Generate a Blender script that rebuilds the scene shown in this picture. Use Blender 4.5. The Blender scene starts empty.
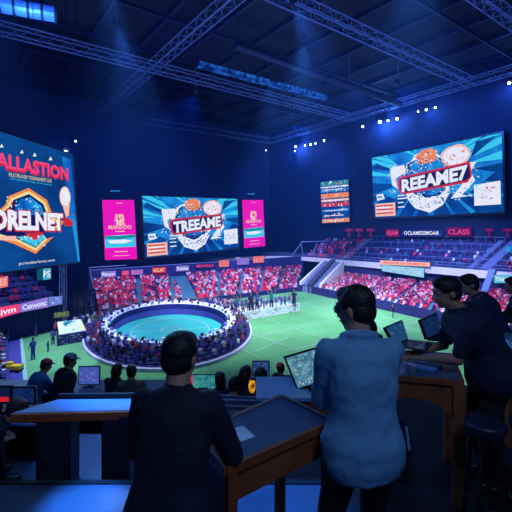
import bpy, bmesh, math, random
from mathutils import Vector, Matrix, Euler
R = random.Random(7)
C = bpy.context.scene.collection
PI = math.pi
V = Vector

# ------------------------------------------------------------------ camera frame maths
F, HZ, CX, ZC = 400.0, 232.0, 256.0, 2.0
def at(px, py, Y):
    return V(((px - CX) / F * Y, Y, ZC - (py - HZ) / F * Y))
def gy(py, z):                       # distance at which a level z meets image row py
    return (ZC - z) * F / (py - HZ)
def lerp(a, b, t): return a + (b - a) * t

# ------------------------------------------------------------------ materials
def s2l(c):
    return tuple(((x / 255) / 12.92 if x <= 10 else (((x / 255) + .055) / 1.055) ** 2.4) for x in c)
MATS = {}
def mat(name, col, rough=.6, metal=0.0, var=.18, scale=8.0, bump=0.0, spec=.4):
    if name in MATS: return MATS[name]
    m = bpy.data.materials.new(name); m.use_nodes = True; m.diffuse_color = (*s2l(col), 1)
    nt = m.node_tree; b = nt.nodes['Principled BSDF']
    c = s2l(col)
    tc = nt.nodes.new('ShaderNodeTexCoord'); n = nt.nodes.new('ShaderNodeTexNoise')
    n.inputs['Scale'].default_value = scale; n.inputs['Detail'].default_value = 4
    nt.links.new(tc.outputs['Object'], n.inputs['Vector'])
    cr = nt.nodes.new('ShaderNodeValToRGB')
    cr.color_ramp.elements[0].position = .3; cr.color_ramp.elements[1].position = .7
    cr.color_ramp.elements[0].color = (*[x * (1 - var) for x in c], 1)
    cr.color_ramp.elements[1].color = (*[min(1, x * (1 + var)) for x in c], 1)
    nt.links.new(n.outputs['Fac'], cr.inputs['Fac']); nt.links.new(cr.outputs['Color'], b.inputs['Base Color'])
    b.inputs['Roughness'].default_value = rough; b.inputs['Metallic'].default_value = metal
    b.inputs['Specular IOR Level'].default_value = spec
    if bump:
        bp = nt.nodes.new('ShaderNodeBump'); bp.inputs['Strength'].default_value = bump; bp.inputs['Distance'].default_value = .02
        nt.links.new(n.outputs['Fac'], bp.inputs['Height']); nt.links.new(bp.outputs['Normal'], b.inputs['Normal'])
    MATS[name] = m; return m
def emi(name, col, strength=1.0, col2=None, scale=6.0, contrast=(.4, .6)):
    if name in MATS: return MATS[name]
    m = bpy.data.materials.new(name); m.use_nodes = True; m.diffuse_color = (*s2l(col), 1)
    nt = m.node_tree; nt.nodes.clear()
    o = nt.nodes.new('ShaderNodeOutputMaterial'); e = nt.nodes.new('ShaderNodeEmission')
    e.inputs['Strength'].default_value = strength; e.inputs['Color'].default_value = (*s2l(col), 1)
    nt.links.new(e.outputs[0], o.inputs[0])
    if col2:
        tc = nt.nodes.new('ShaderNodeTexCoord'); n = nt.nodes.new('ShaderNodeTexNoise')
        n.inputs['Scale'].default_value = scale; n.inputs['Detail'].default_value = 3
        cr = nt.nodes.new('ShaderNodeValToRGB')
        cr.color_ramp.elements[0].position, cr.color_ramp.elements[1].position = contrast
        cr.color_ramp.elements[0].color = (*s2l(col), 1); cr.color_ramp.elements[1].color = (*s2l(col2), 1)
        nt.links.new(tc.outputs['Object'], n.inputs['Vector']); nt.links.new(n.outputs['Fac'], cr.inputs['Fac'])
        nt.links.new(cr.outputs['Color'], e.inputs['Color'])
    MATS[name] = m; return m

# ------------------------------------------------------------------ mesh builder
class MB:
    def __init__(s): s.v = []; s.f = []; s.m = []; s.mi = 0
    def add(s, vs, fs):
        k = len(s.v); s.v += [V(p) for p in vs]
        for f in fs: s.f.append([k + i for i in f]); s.m.append(s.mi)
    def hexa(s, a, b):               # a, b: four bottom corners and four top corners, same order
        s.add(list(a) + list(b), [(3, 2, 1, 0), (4, 5, 6, 7), (0, 1, 5, 4), (1, 2, 6, 5), (2, 3, 7, 6), (3, 0, 4, 7)])
    def box(s, c, sz, M=None):
        x, y, z = sz[0] / 2, sz[1] / 2, sz[2] / 2
        q = [V(p) for p in ((-x, -y, -z), (x, -y, -z), (x, y, -z), (-x, y, -z), (-x, -y, z), (x, -y, z), (x, y, z), (-x, y, z))]
        if M: q = [M @ p for p in q]
        q = [p + V(c) for p in q]; s.hexa(q[:4], q[4:])
    def span(s, a, b, w, h):         # bar of width w and height h from a to b
        a, b = V(a), V(b); d = (b - a).normalized()
        sd = d.cross(V((0, 0, 1)))
        if sd.length < 1e-4: sd = V((1, 0, 0))
        sd = sd.normalized() * w / 2; up = sd.cross(d).normalized() * h / 2
        s.hexa([a - sd - up, a + sd - up, b + sd - up, b - sd - up], [a - sd + up, a + sd + up, b + sd + up, b - sd + up])
    def tube(s, a, b, r, n=8, r2=None):
        a, b = V(a), V(b); d = (b - a)
        if d.length < 1e-6: return
        q = d.to_track_quat('Z', 'Y'); r2 = r if r2 is None else r2; vs = []
        for i in range(n):
            t = 2 * PI * i / n; o = q @ V((math.cos(t), math.sin(t), 0)); vs += [a + o * r, b + o * r2]
        fs = [(2 * i, 2 * ((i + 1) % n), 2 * ((i + 1) % n) + 1, 2 * i + 1) for i in range(n)]
        fs += [tuple(2 * i for i in reversed(range(n))), tuple(2 * i + 1 for i in range(n))]
        s.add(vs, fs)
    def ell(s, c, r, M=None, nu=12, nv=8):
        vs = []; c = V(c)
        if not hasattr(r, '__len__'): r = (r, r, r)
        for j in range(1, nv):
            a = PI * j / nv
            for i in range(nu):
                t = 2 * PI * i / nu; p = V((r[0] * math.sin(a) * math.cos(t), r[1] * math.sin(a) * math.sin(t), r[2] * math.cos(a)))
                vs.append(c + (M @ p if M else p))
        top = V((0, 0, r[2])); bot = V((0, 0, -r[2]))
        vs += [c + (M @ top if M else top), c + (M @ bot if M else bot)]
        fs = [(j * nu + i, (j + 1) * nu + i, (j + 1) * nu + (i + 1) % nu, j * nu + (i + 1) % nu) for j in range(nv - 2) for i in range(nu)]
        k = (nv - 1) * nu
        fs += [(k, i, (i + 1) % nu) for i in range(nu)] + [(k + 1, (nv - 2) * nu + (i + 1) % nu, (nv - 2) * nu + i) for i in range(nu)]
        s.add(vs, fs)
    def cap(s, a, b, r1, r2, n=12):  # tapered capsule
        s.tube(a, b, r1, n, r2); s.ell(a, r1, None, n, 8); s.ell(b, r2, None, n, 8)
    def loft(s, rings):
        n = len(rings[0]); vs = [p for r in rings for p in r]
        fs = [(j * n + i, j * n + (i + 1) % n, (j + 1) * n + (i + 1) % n, (j + 1) * n + i) for j in range(len(rings) - 1) for i in range(n)]
        fs += [tuple(reversed(range(n))), tuple(range((len(rings) - 1) * n, len(rings) * n))]
        s.add(vs, fs)
    def prism(s, pts, d):            # polygon pushed along d
        n = len(pts); pts = [V(p) for p in pts]; d = V(d)
        s.add(pts + [p + d for p in pts], [tuple(range(n)), tuple(range(2 * n - 1, n - 1, -1))] + [(i, n + i, n + (i + 1) % n, (i + 1) % n) for i in range(n)])
    def poly(s, pts): s.add(pts, [tuple(range(len(pts)))])
    def mesh(s, name, off=V((0, 0, 0))):
        me = bpy.data.meshes.new(name); me.from_pydata([p - off for p in s.v], [], s.f); me.update()
        return me
    def build(s, name, mats, parent=None, loc=None, smooth=False, fix=True):
        if not isinstance(mats, (list, tuple)): mats = [mats]
        off = V((0, 0, 0))
        if parent is not None: off = ROOT[parent.name]
        elif loc is not None: off = V(loc)
        elif s.v:
            xs = [p.x for p in s.v]; ys = [p.y for p in s.v]; zs = [p.z for p in s.v]
            off = V(((min(xs) + max(xs)) / 2, (min(ys) + max(ys)) / 2, min(zs)))
        me = s.mesh(name, off)
        for m in mats: me.materials.append(m)
        for i, p in enumerate(me.polygons):
            p.material_index = s.m[i]; p.use_smooth = smooth
        if fix:
            bm = bmesh.new(); bm.from_mesh(me); bmesh.ops.recalc_face_normals(bm, faces=bm.faces); bm.to_mesh(me); bm.free()
        return link(name, me, parent, off)
ROOT = {}
def link(name, me, parent, off):
    o = bpy.data.objects.new(name, me); C.objects.link(o)
    if parent is not None: o.parent = parent
    else: o.location = off
    ROOT[o.name] = V(off); return o
def tag(o, label=None, cat=None, group=None, kind=None):
    if label: o['label'] = label
    if cat: o['category'] = cat
    if group: o['group'] = group
    if kind: o['kind'] = kind
    return o
def thing(name, loc, label, cat, group=None):
    o = bpy.data.objects.new(name, None); C.objects.link(o); o.location = loc; o.empty_display_size = .1
    ROOT[o.name] = V(loc); return tag(o, label, cat, group)
def struct(mb, name, m, **k): return tag(mb.build(name, m, **k), kind='structure')
def blob(mb, name, m, parent, voxel, sm=4, disp=0.0, dscale=.1, loc=None):
    """closed overlapping solids -> one continuous skin"""
    off = ROOT[parent.name] if parent is not None else V(loc)
    me = mb.mesh('tmp', off); o = bpy.data.objects.new('tmp', me); C.objects.link(o)
    r = o.modifiers.new('r', 'REMESH'); r.mode = 'VOXEL'; r.voxel_size = voxel; r.use_smooth_shade = True
    if sm: x = o.modifiers.new('s', 'SMOOTH'); x.factor = .5; x.iterations = sm
    if disp:
        t = bpy.data.textures.new('folds', 'CLOUDS'); t.noise_scale = dscale
        d = o.modifiers.new('d', 'DISPLACE'); d.texture = t; d.strength = disp; d.mid_level = .5
    dg = bpy.context.evaluated_depsgraph_get(); dg.update()
    res = bpy.data.meshes.new_from_object(o.evaluated_get(dg))
    bpy.data.objects.remove(o); res.name = name
    res.materials.clear(); res.materials.append(m)
    for p in res.polygons: p.use_smooth = True
    return link(name, res, parent, off)

# ------------------------------------------------------------------ palette
M_floor = mat('dark_polished_floor', (52, 62, 78), .28, 0, .25, 3, 0, .6)
M_con = mat('dark_concrete', (48, 54, 78), .8, 0, .25, 1.5)
M_wall = mat('navy_wall', (18, 35, 74), .85, 0, .12, .2)
M_roof = mat('roof_deck', (12, 14, 26), .9, 0, .3, .3)
M_truss = mat('truss_metal', (120, 136, 180), .5, .2, .15, 2)
M_duct = mat('duct_metal', (24, 32, 60), .6, .2, .2, 1)
M_black = mat('black_plastic', (16, 17, 22), .4, 0, .2, 20)
M_turf = mat('field_turf', (92, 158, 102), .9, 0, .12, .25)
M_line = mat('field_line', (150, 190, 175), .8)
M_trackp = mat('purple_track', (66, 62, 140), .8, 0, .12, .5)
M_bar = mat('perimeter_board', (38, 36, 100), .7, 0, .25, .8)
M_slab = mat('balcony_fascia', (225, 225, 245), .7, 0, .04, .5)
M_rail = mat('pale_rail', (105, 125, 185), .5, .2)
M_step = mat('stand_step', (48, 56, 110), .85, 0, .2, .6)
M_aisle = mat('aisle_teal', (70, 120, 150), .8, 0, .2, .8)
M_wood = mat('dark_brown_wood', (142, 70, 38), .5, 0, .3, 9, .1)
M_woodr = mat('reddish_edge_wood', (196, 92, 44), .45, 0, .25, 12)
M_lam = mat('dark_blue_laminate', (58, 78, 112), .38, 0, .08, 5)
M_lamp = mat('pale_laminate', (120, 150, 190), .35, 0, .06, 5)
M_metal = mat('grey_metal', (120, 125, 140), .35, .8)
M_skin = mat('skin', (176, 118, 96), .55, 0, .06, 20)
M_hair = mat('black_hair', (16, 13, 15), .55, 0, .3, 60, .4)
M_white = mat('white_panel', (225, 228, 240), .5, 0, .04)
E_white = emi('screen_white', (235, 240, 255))
E_pink = emi('screen_pink', (240, 70, 130))
E_mag = emi('screen_magenta', (238, 14, 190))
E_red = emi('screen_red', (205, 40, 50))
E_orange = emi('screen_orange', (240, 140, 70))
E_cyan = emi('screen_cyan', (60, 205, 240))
E_sky = emi('screen_sky', (30, 150, 225), 1, (14, 96, 190), .25)
E_blue = emi('screen_blue', (10, 74, 150), 1, (6, 52, 122), .3)
E_navy = emi('screen_navy', (14, 28, 96))
E_deep = emi('screen_deep', (30, 20, 70))
E_peach = emi('screen_peach', (250, 190, 170))
E_salmon = emi('screen_salmon', (240, 120, 120))
E_yel = emi('screen_yellow', (235, 225, 150))
E_teal = emi('screen_teal', (30, 140, 150))
E_violet = emi('screen_violet', (140, 120, 220))

# ------------------------------------------------------------------ screens
class Scr:
    """a flat display: corners TL TR BR BL in the world"""
    def __init__(s, tl, tr, br, bl):
        s.c = [V(x) for x in (tl, tr, br, bl)]
        n = (s.c[1] - s.c[0]).cross(s.c[3] - s.c[0]).normalized()
        mid = sum(s.c, V((0, 0, 0))) / 4
        if n.dot(V((0, 0, ZC)) - mid) < 0: n = -n
        s.n = n; s.W = (s.c[1] - s.c[0]).length; s.H = (s.c[3] - s.c[0]).length; s.mid = mid
    def p(s, u, v, o=0.0):
        a = s.c[0].lerp(s.c[1], u); b = s.c[3].lerp(s.c[2], u); return a.lerp(b, v) + s.n * o
    def frame(s, parent, m, bord, depth, name='frame'):
        mb = MB(); bu, bv = bord / s.W, bord / s.H
        q = [s.p(-bu, 1 + bv, -.01), s.p(1 + bu, 1 + bv, -.01), s.p(1 + bu, -bv, -.01), s.p(-bu, -bv, -.01)]
        mb.prism(q, -s.n * depth); mb.build(name, m, parent)
        mb = MB(); e = bord * .35
        for a, b, c, d in ((-bu, -bv, 1 + bu, 0), (-bu, 1, 1 + bu, 1 + bv), (-bu, 0, 0, 1), (1, 0, 1 + bu, 1)):
            mb.prism([s.p(a, d, -.01), s.p(c, d, -.01), s.p(c, b, -.01), s.p(a, b, -.01)], s.n * e)
        mb.build('bezel', m, parent)
    def rect(s, mb, u0, v0, u1, v1, o): mb.poly([s.p(u0, v1, o), s.p(u1, v1, o), s.p(u1, v0, o), s.p(u0, v0, o)])
    def shape(s, mb, pts, o): mb.poly([s.p(u, v, o) for u, v in pts])
    def disc(s, mb, u, v, ru, rv, o, n=20, jag=0):
        s.shape(mb, [(u + ru * (1 + R.uniform(-jag, jag)) * math.cos(2 * PI * i / n), v + rv * (1 + R.uniform(-jag, jag)) * math.sin(2 * PI * i / n)) for i in range(n)], o)
    def text(s, txt, u0, v0, u1, v1, m, o, parent, name='lettering', bold=.02, rot=0, fit=None):
        cu = bpy.data.curves.new('t', 'FONT'); cu.body = txt; cu.offset = bold; cu.resolution_u = 2
        ob = bpy.data.objects.new('t', cu); C.objects.link(ob)
        dg = bpy.context.evaluated_depsgraph_get(); dg.update()
        me = bpy.data.meshes.new_from_object(ob.evaluated_get(dg)); bpy.data.objects.remove(ob)
        xs = [v.co.x for v in me.vertices]; ys = [v.co.y for v in me.vertices]
        x0, x1, y0, y1 = min(xs), max(xs), min(ys), max(ys)
        off = ROOT[parent.name] if parent is not None else s.mid
        for v in me.vertices:
            a = (v.co.x - x0) / (x1 - x0); b = (v.co.y - y0) / (y1 - y0)
            v.co = s.p(lerp(u0, u1, a), lerp(v1, v0, b) + rot * (a - .5), o) - off
        me.materials.append(m); me.name = name
        return link(name, me, parent, off)
# ================================================================== CAMERA / WORLD
cam = bpy.data.cameras.new('camera'); co = bpy.data.objects.new('camera', cam); C.objects.link(co)
co.location = (0, 0, ZC); co.rotation_euler = (PI / 2, 0, 0)
cam.sensor_width = 36; cam.lens = 36 * F / 512; cam.shift_y = -(256 - HZ) / 512; cam.clip_end = 400; cam.clip_start = .05
bpy.context.scene.camera = co
sc = bpy.context.scene
sc.view_settings.view_transform = 'Standard'; sc.view_settings.look = 'None'
sc.view_settings.gamma = 1; sc.view_settings.exposure = 0
w = bpy.data.worlds.new('world'); sc.world = w; w.use_nodes = True
w.node_tree.nodes['Background'].inputs[0].default_value = (.03, .16, .75, 1)
w.node_tree.nodes['Background'].inputs[1].default_value = .22

def spot(name, loc, target, power, col, angle=60, blend=.5, size=.5):
    l = bpy.data.lights.new(name, 'SPOT'); l.energy = power; l.color = col; l.spot_size = math.radians(angle); l.spot_blend = blend; l.shadow_soft_size = size
    o = bpy.data.objects.new(name, l); C.objects.link(o); o.location = loc
    o.rotation_euler = (V(target) - V(loc)).to_track_quat('-Z', 'Y').to_euler(); return o
def area(name, loc, target, power, col, sx, sy):
    l = bpy.data.lights.new(name, 'AREA'); l.shape = 'RECTANGLE'; l.size = sx; l.size_y = sy; l.energy = power; l.color = col
    o = bpy.data.objects.new(name, l); C.objects.link(o); o.location = loc
    o.rotation_euler = (V(target) - V(loc)).to_track_quat('-Z', 'Y').to_euler(); return o

# ================================================================== HALL SHELL
U = V((.594, -.805, 0))       # along the right wall, towards the camera
N = V((.805, .594, 0))        # along the far wall, to the right
W0 = V((26.1, 90, 0)); K = V((4.2, 119.8, 0))   # K: far corner
ZT = 28.9; ZR = 31.5; ZG = -10.0
mb = MB(); a = K - N * 86; b = K
mb.prism([V((a.x, a.y, ZG)), V((b.x, b.y, ZG)), V((b.x, b.y, ZR)), V((a.x, a.y, ZR))], V((-U.x, -U.y, 0)) * .6)
struct(mb, 'wall_far', M_wall)
mb = MB(); b = K + U * 118
mb.prism([V((K.x, K.y, ZG)), V((b.x, b.y, ZG)), V((b.x, b.y, ZR)), V((K.x, K.y, ZR))], N * .6)
struct(mb, 'wall_right', M_wall)
mb = MB(); c0 = K - N * 86; c1 = c0 + U * 40
mb.prism([V((c0.x, c0.y, ZG)), V((c1.x, c1.y, ZG)), V((c1.x, c1.y, ZR)), V((c0.x, c0.y, ZR))], -N * .6)
struct(mb, 'wall_left', M_wall)
mb = MB(); mb.box((0, 52, ZR + .3), (170, 150, .6)); struct(mb, 'ceiling', M_roof)
mb = MB(); mb.box((0, 66, ZG - .3), (150, 116, .6)); struct(mb, 'floor_arena', M_con)

# purlins / roof beams
for i in range(11):
    p = K - N * (7 * i + 3) ; q = p + U * 120
    mb = MB(); mb.span(V((p.x, p.y, ZR - .35)), V((q.x, q.y, ZR - .35)), .35, .6)
    tag(mb.build('roof_beam', M_duct), 'thin dark roof beam running under the dark ceiling', 'beam', 'roof beams under the ceiling')
for i in range(1, 9):
    p = K + U * (11 * i); q = p - N * 86
    mb = MB(); mb.span(V((p.x, p.y, ZR - .9)), V((q.x, q.y, ZR - .9)), .3, .45)
    tag(mb.build('roof_purlin', M_duct), 'slim dark purlin crossing the roof beams', 'beam', 'purlins crossing the roof beams')

def truss(p, q, label, s=1.4, bays=26, z=ZT):
    p, q = V((p[0], p[1], z)), V((q[0], q[1], z)); d = (q - p).normalized(); sd = V((-d.y, d.x, 0)) * s / 2; up = V((0, 0, s / 2))
    t = thing('lighting_truss', (p + q) / 2, label, 'truss')
    cs = [sd + up, -sd + up, -sd - up, sd - up]
    for c in cs:
        mb = MB(); mb.tube(p + c, q + c, .085, 6); mb.build('chord', M_truss, t)
    mb = MB()
    for k in range(4):
        a, b = cs[k], cs[(k + 1) % 4]
        for i in range(bays):
            x = p.lerp(q, i / bays); y = p.lerp(q, (i + .5) / bays); w_ = p.lerp(q, (i + 1) / bays)
            mb.tube(x + a, y + b, .032, 4); mb.tube(y + b, w_ + a, .032, 4)
    mb.build('lacing', M_truss, t); return t
def gp(px, py, z=ZT): 
    Y = gy(py, z); return V(((px - CX) / F * Y, Y, z))
# trusses across the hall (parallel with the far wall)
p = gp(0, 28); truss(p - N * 12, p + N * 70, 'long lattice truss crossing the whole ceiling, second from the far wall')
p = gp(0, 100); truss(p - N * 4, K - N * .8 + U * 1.5, 'lattice truss running along the top of the far wall')
p = gp(290, 0); truss(p - N * 30, p + N * 47, 'lattice truss slanting over the big right screen')
p = gp(485, 0); truss(p - N * 20, p + N * 14, 'near lattice truss clipped by the top right corner', bays=14)
# trusses along the hall
truss(K + U * 2 - N * .9, K + U * 95 - N * .9, 'lattice truss along the top of the right wall carrying stage lights', s=1.3, bays=50)
p = gp(230, 0); truss(p - U * 56, p + U * 12, 'lattice truss running lengthwise from top centre down to the far wall')
p = gp(140, 0); 
# catwalk light strip
a, b = gp(198, 64, 26), gp(326, 98, 26)
t = thing('light_bar', (a + b) / 2, 'long glowing blue light bar hanging below the ceiling centre', 'light')
mb = MB(); mb.span(a, b, 1.0, .7); mb.build('housing', M_duct, t)
mb = MB(); dd = (b - a).normalized(); sd = V((dd.y, -dd.x, 0)) * .52
mb.prism([a + sd + V((0, 0, -.3)), b + sd + V((0, 0, -.3)), b + sd + V((0, 0, .3)), a + sd + V((0, 0, .3))], sd * .1)
mb.prism([a - sd * .9 + V((0, 0, -.36)), b - sd * .9 + V((0, 0, -.36)), b + sd * .9 + V((0, 0, -.36)), a + sd * .9 + V((0, 0, -.36))], V((0, 0, -.06)))
mb.build('diffuser', emi('bar_glow', (30, 92, 190), 1.0, (8, 30, 90), 1.4), t)
for k in range(5):
    q = a.lerp(b, .1 + .2 * k); mb = MB(); mb.tube(q + V((0, 0, .3)), V((q.x, q.y, ZR)), .04, 5); mb.build('hanger', M_black, t)
# duct top left
a, b = gp(-30, -2, 25), gp(56, 14, 25)
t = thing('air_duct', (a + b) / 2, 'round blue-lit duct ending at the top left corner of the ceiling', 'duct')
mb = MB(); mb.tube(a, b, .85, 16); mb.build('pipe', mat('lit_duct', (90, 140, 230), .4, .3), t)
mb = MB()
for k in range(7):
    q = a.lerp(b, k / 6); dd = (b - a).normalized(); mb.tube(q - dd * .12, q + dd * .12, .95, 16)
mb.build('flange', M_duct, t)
a, b = gp(235, 45, 27), gp(400, 104, 27)
mb = MB(); mb.tube(a, b, .55, 12); tag(mb.build('air_duct', M_duct), 'dim duct between the glowing light bar and the right truss', 'duct')
spot('duct_light', gp(20, 40, 20), gp(30, 8, 25), 6000, (.15, .4, 1), 60)

# ---------------------------------------------------------------- stage lights
def stage_light(pos, aim, label, group, hang, power=0, s=1.0):
    pos = V(pos); d = (V(aim) - pos).normalized()
    t = thing('stage_light', pos, label, 'light', group)
    mb = MB(); mb.tube(pos - d * .5 * s, pos + d * .2 * s, .26 * s, 12); mb.tube(pos - d * .62 * s, pos - d * .5 * s, .15 * s, 12, .24 * s); mb.build('housing', M_black, t)
    mb = MB(); mb.tube(pos + d * .2 * s, pos + d * .3 * s, .24 * s, 14); mb.ell(pos + d * .28 * s, .2 * s, None, 10, 6); mb.build('lens', emi('lens_glow', (225, 240, 255), 14), t)
    mb = MB()
    mb.tube(pos + V((-.32 * s, 0, 0)), pos + V((-.32 * s, 0, .45 * s)), .04, 5); mb.tube(pos + V((.32 * s, 0, 0)), pos + V((.32 * s, 0, .45 * s)), .04, 5)
    mb.tube(pos + V((-.32 * s, 0, .45 * s)), pos + V((.32 * s, 0, .45 * s)), .04, 5); mb.tube(pos + V((0, 0, .45 * s)), V((pos.x, pos.y, hang)), .025, 5)
    mb.build('yoke', M_black, t)
    if power:
        spot('lamp', pos + d * .5 * s, aim, power, (.12, .32, 1), 75, .8, .2)
        l = bpy.data.lights.new('halo', 'POINT'); l.energy = power * .12; l.color = (.1, .3, 1); l.shadow_soft_size = .2; o = bpy.data.objects.new('lamp_glow', l); C.objects.link(o); o.location = pos + d * .7 * s
    return t
LW = [(363, 126, 1), (380, 121, 1.35), (388, 120, .9), (397, 118, 1.1), (418, 111, .6), (426, 109, .9), (435, 107, .8), (509, 82, 1.0), (296, 146, 1.1), (305, 145, .75), (310.5, 144, .9), (315.5, 143, .7), (324, 140, .9), (295, 151, .6), (266, 150, .6)]
names = {363: 'leftmost stage light of the four over the left edge of the right screen', 380: 'biggest and brightest stage light above the right screen', 388: 'small stage light just right of the brightest one', 397: 'stage light rightmost of the four in the bright cluster above the right screen',
         418: 'tiny dim stage light left in the trio above the right screen', 426: 'middle stage light of the trio above the right screen', 435: 'right stage light of the trio above the right screen', 509: 'single stage light near the right edge under the wall truss',
         296: 'brightest stage light in the far corner of the hall', 305: 'small light second from left in the far corner cluster', 310.5: 'light in the middle of the far corner cluster', 315.5: 'small light fourth in the far corner cluster', 324: 'rightmost stage light of the far corner cluster', 295: 'tiny light hanging lowest in the far corner', 266: 'faint light at the far corner left of the cluster'}
for px, py, s in LW:
    # on the line of the right wall truss
    k = (px - CX) / F
    base = K - N * 1.6
    t_ = (k * base.y - base.x) / (U.x - k * U.y); q = base + U * t_
    z = ZC - (py - HZ) / F * q.y
    stage_light((q.x, q.y, z), (q.x - 10, q.y - 24, -6) if s > .95 else (q.x - 2, q.y - 18, 0), names[px], 'stage lights along the right wall', ZT - .6, {380: 26000, 397: 9000, 296: 22000, 509: 9000, 426: 6000}.get(px, 0), s)
for px, py, s, nm in ((66, 152, 1.3, 'bright stage light at the top corner of the left screen'), (76, 141, .7, 'small stage light above the top corner of the left screen')):
    q = at(px, py, 37 if s > 1 else 44); stage_light(q, (q.x + 5, q.y - 30, 0), nm, 'stage lights at the left screen', ZT - .6, 9000 if s > 1 else 0, s * .55)

# ================================================================== SCREENS
def wallY(px, off=0.0):              # distance of the right wall (pulled OFF metres into the hall) at image column px
    k = (px - CX) / F; b = W0 - N * off
    t_ = (k * b.y - b.x) / (U.x - k * U.y); return b.y + U.y * t_
def farY(px, off=0.0):
    k = (px - CX) / F; b = K + U * off
    t_ = (k * b.y - b.x) / (-N.x + k * N.y); return b.y - N.y * t_

def burst(s, mb, u, v, r0, r1, n, o, spread=(0, 2 * PI), asp=1.0, width=.05):
    for i in range(n):
        a = spread[0] + (spread[1] - spread[0]) * (i + .5) / n + R.uniform(-.05, .05); w_ = width * R.uniform(.6, 1.3)
        pts = [(u + r0 * math.cos(a), v + r0 * asp * math.sin(a)), (u + r1 * math.cos(a - w_), v + r1 * asp * math.sin(a - w_)), (u + r1 * math.cos(a + w_), v + r1 * asp * math.sin(a + w_))]
        s.shape(mb, [(min(1, max(0, x)), min(1, max(0, y))) for x, y in pts], o)
def shards(s, mb, u0, v0, u1, v1, n, sz, o, mis, test=None):
    k = 0
    while k < n:
        u, v = R.uniform(u0, u1), R.uniform(v0, v1)
        if test and not test(u, v): continue
        mb.mi = R.choice(mis); a = R.uniform(0, 6.28); r = sz * R.uniform(.5, 1.3)
        s.shape(mb, [(u + r * math.cos(a + j * 2.1) * R.uniform(.5, 1), v + r * 1.6 * math.sin(a + j * 2.1) * R.uniform(.5, 1)) for j in range(3)], o + R.uniform(0, .01)); k += 1
EM = [E_white, E_cyan, E_sky, E_orange, E_pink, E_deep, E_peach, E_blue, E_yel, E_red, E_teal, E_navy]
WH, CY, SK, OR, PK, DP, PE, BL, YE, RE, TE, NV = range(12)

def game_screen(s, title, label, big):
    t = thing('video_screen', s.mid, label, 'screen')
    s.frame(t, M_black, .35 if big else .3, .8)
    mb = MB(); s.rect(mb, 0, 0, 1, 1, .02); mb.build('display', E_blue, t)
    g = MB(); o = .04
    g.mi = SK; s.shape(g, [(0, 0), (1, 0), (1, .42), (.8, .7), (.2, .72), (0, .5)], o)
    o = .05; g.mi = CY
    for pts in ([(.0, .0), (.14, .0), (.3, .3), (.0, .1)], [(.0, .22), (.2, .34), (.0, .36)], [(.76, .0), (1, .0), (1, .13), (.74, .28)], [(.78, .32), (1, .22), (1, .33)], [(.3, 0), (.4, 0), (.42, .12)]):
        s.shape(g, pts, o)
    g.mi = BL
    for pts in ([(.04, .1), (.24, .3), (.0, .18)], [(.84, .05), (.97, .02), (.8, .26)], [(.0, .42), (.25, .5), (.0, .62)], [(.8, .4), (1, .38), (1, .5)]):
        s.shape(g, pts, o + .01)
    g.mi = SK; burst(s, g, .5, .4, .25, .62, 26, .055, (0, 2 * PI), 1.1, .035)
    # crest behind the title
    o = .07; g.mi = WH; s.disc(g, .48, .44, .21, .36, o, 28, .12)
    g.mi = NV; s.disc(g, .48, .42, .185, .32, o + .01, 28, .1)
    g.mi = SK; s.disc(g, .48, .42, .165, .28, o + .02, 24, .12)
    g.mi = OR; s.shape(g, [(.40, .1), (.45, .03), (.53, .02), (.57, .1), (.55, .22), (.43, .24)], o + .03)
    shards(s, g, .40, .05, .58, .22, 34, .014, o + .05, [OR, PE, RE, DP, WH])
    g.mi = PE; s.disc(g, .70, .19, .105, .15, o + .03, 22, .06); g.mi = WH; s.disc(g, .70, .19, .09, .125, o + .04, 22, .06)
    shards(s, g, .63, .11, .77, .27, 34, .011, o + .06, [PK, OR, PE, PE])
    g.mi = WH
    for pts in ([(.17, .22), (.3, .2), (.31, .32), (.22, .4), (.24, .56), (.19, .5)], [(.77, .3), (.84, .32), (.8, .44), (.83, .56), (.74, .74), (.8, .76), (.66, .78), (.74, .6)], [(.3, .68), (.48, .84), (.66, .68), (.6, .86), (.5, .96), (.38, .88)]):
        s.shape(g, pts, o + .03)
    shards(s, g, .30, .16, .66, .94, 420, .011, o + .06, [WH, WH, CY, SK, NV, NV, BL, BL, TE, PE], lambda u, v: ((u - .48) / .2) ** 2 + ((v - .5) / .4) ** 2 < 1)
    shards(s, g, .16, .16, .34, .66, 110, .011, o + .06, [WH, PE, YE, CY, WH])
    shards(s, g, .66, .28, .86, .8, 90, .011, o + .06, [WH, CY, WH, SK])
    g.build('crest_artwork', EM, t, fix=False)
    # title plate and lettering
    g = MB(); g.mi = RE; s.shape(g, [(.24, .42), (.28, .38), (.80, .30), (.81, .5), (.78, .58), (.28, .66), (.25, .6)], .16)
    g.mi = DP; s.shape(g, [(.26, .44), (.29, .41), (.79, .33), (.80, .5), (.77, .55), (.29, .63), (.265, .58)], .17); g.build('title_plate', EM, t, fix=False)
    s.text(title, .275, .385, .785, .585, E_white, .20, t, 'title_lettering', .045, -.09)
    # side panels
    g = MB(); g.mi = WH; s.shape(g, [(.82, .62), (.985, .60), (.985, .9), (.82, .9)], .1)
    shards(s, g, .86, .66, .95, .82, 34, .009, .12, [CY, PK, BL, OR, SK]); g.build('sponsor_panel', EM, t, fix=False); g = MB()
    g.mi = WH; s.shape(g, [(.035, .62), (.1, .61), (.115, .7), (.04, .72)], .1)
    g.mi = SK; s.rect(g, .045, .65, .09, .68, .12)
    g.mi = PE; s.rect(g, .02, .77, .21, .98, .1); g.mi = RE; 
    for v in (.8, .86, .92): s.rect(g, .03, v, .19, v + .02, .12)
    g.mi = WH; s.rect(g, .03, .83, .17, .85, .12); s.rect(g, .03, .89, .15, .905, .12)
    for v in (.66, .71, .77, .84): s.rect(g, .235, v, .235 + R.uniform(.05, .08), v + .018, .12)
    g.build('caption_panel', EM, t, fix=False)
    return t
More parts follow.
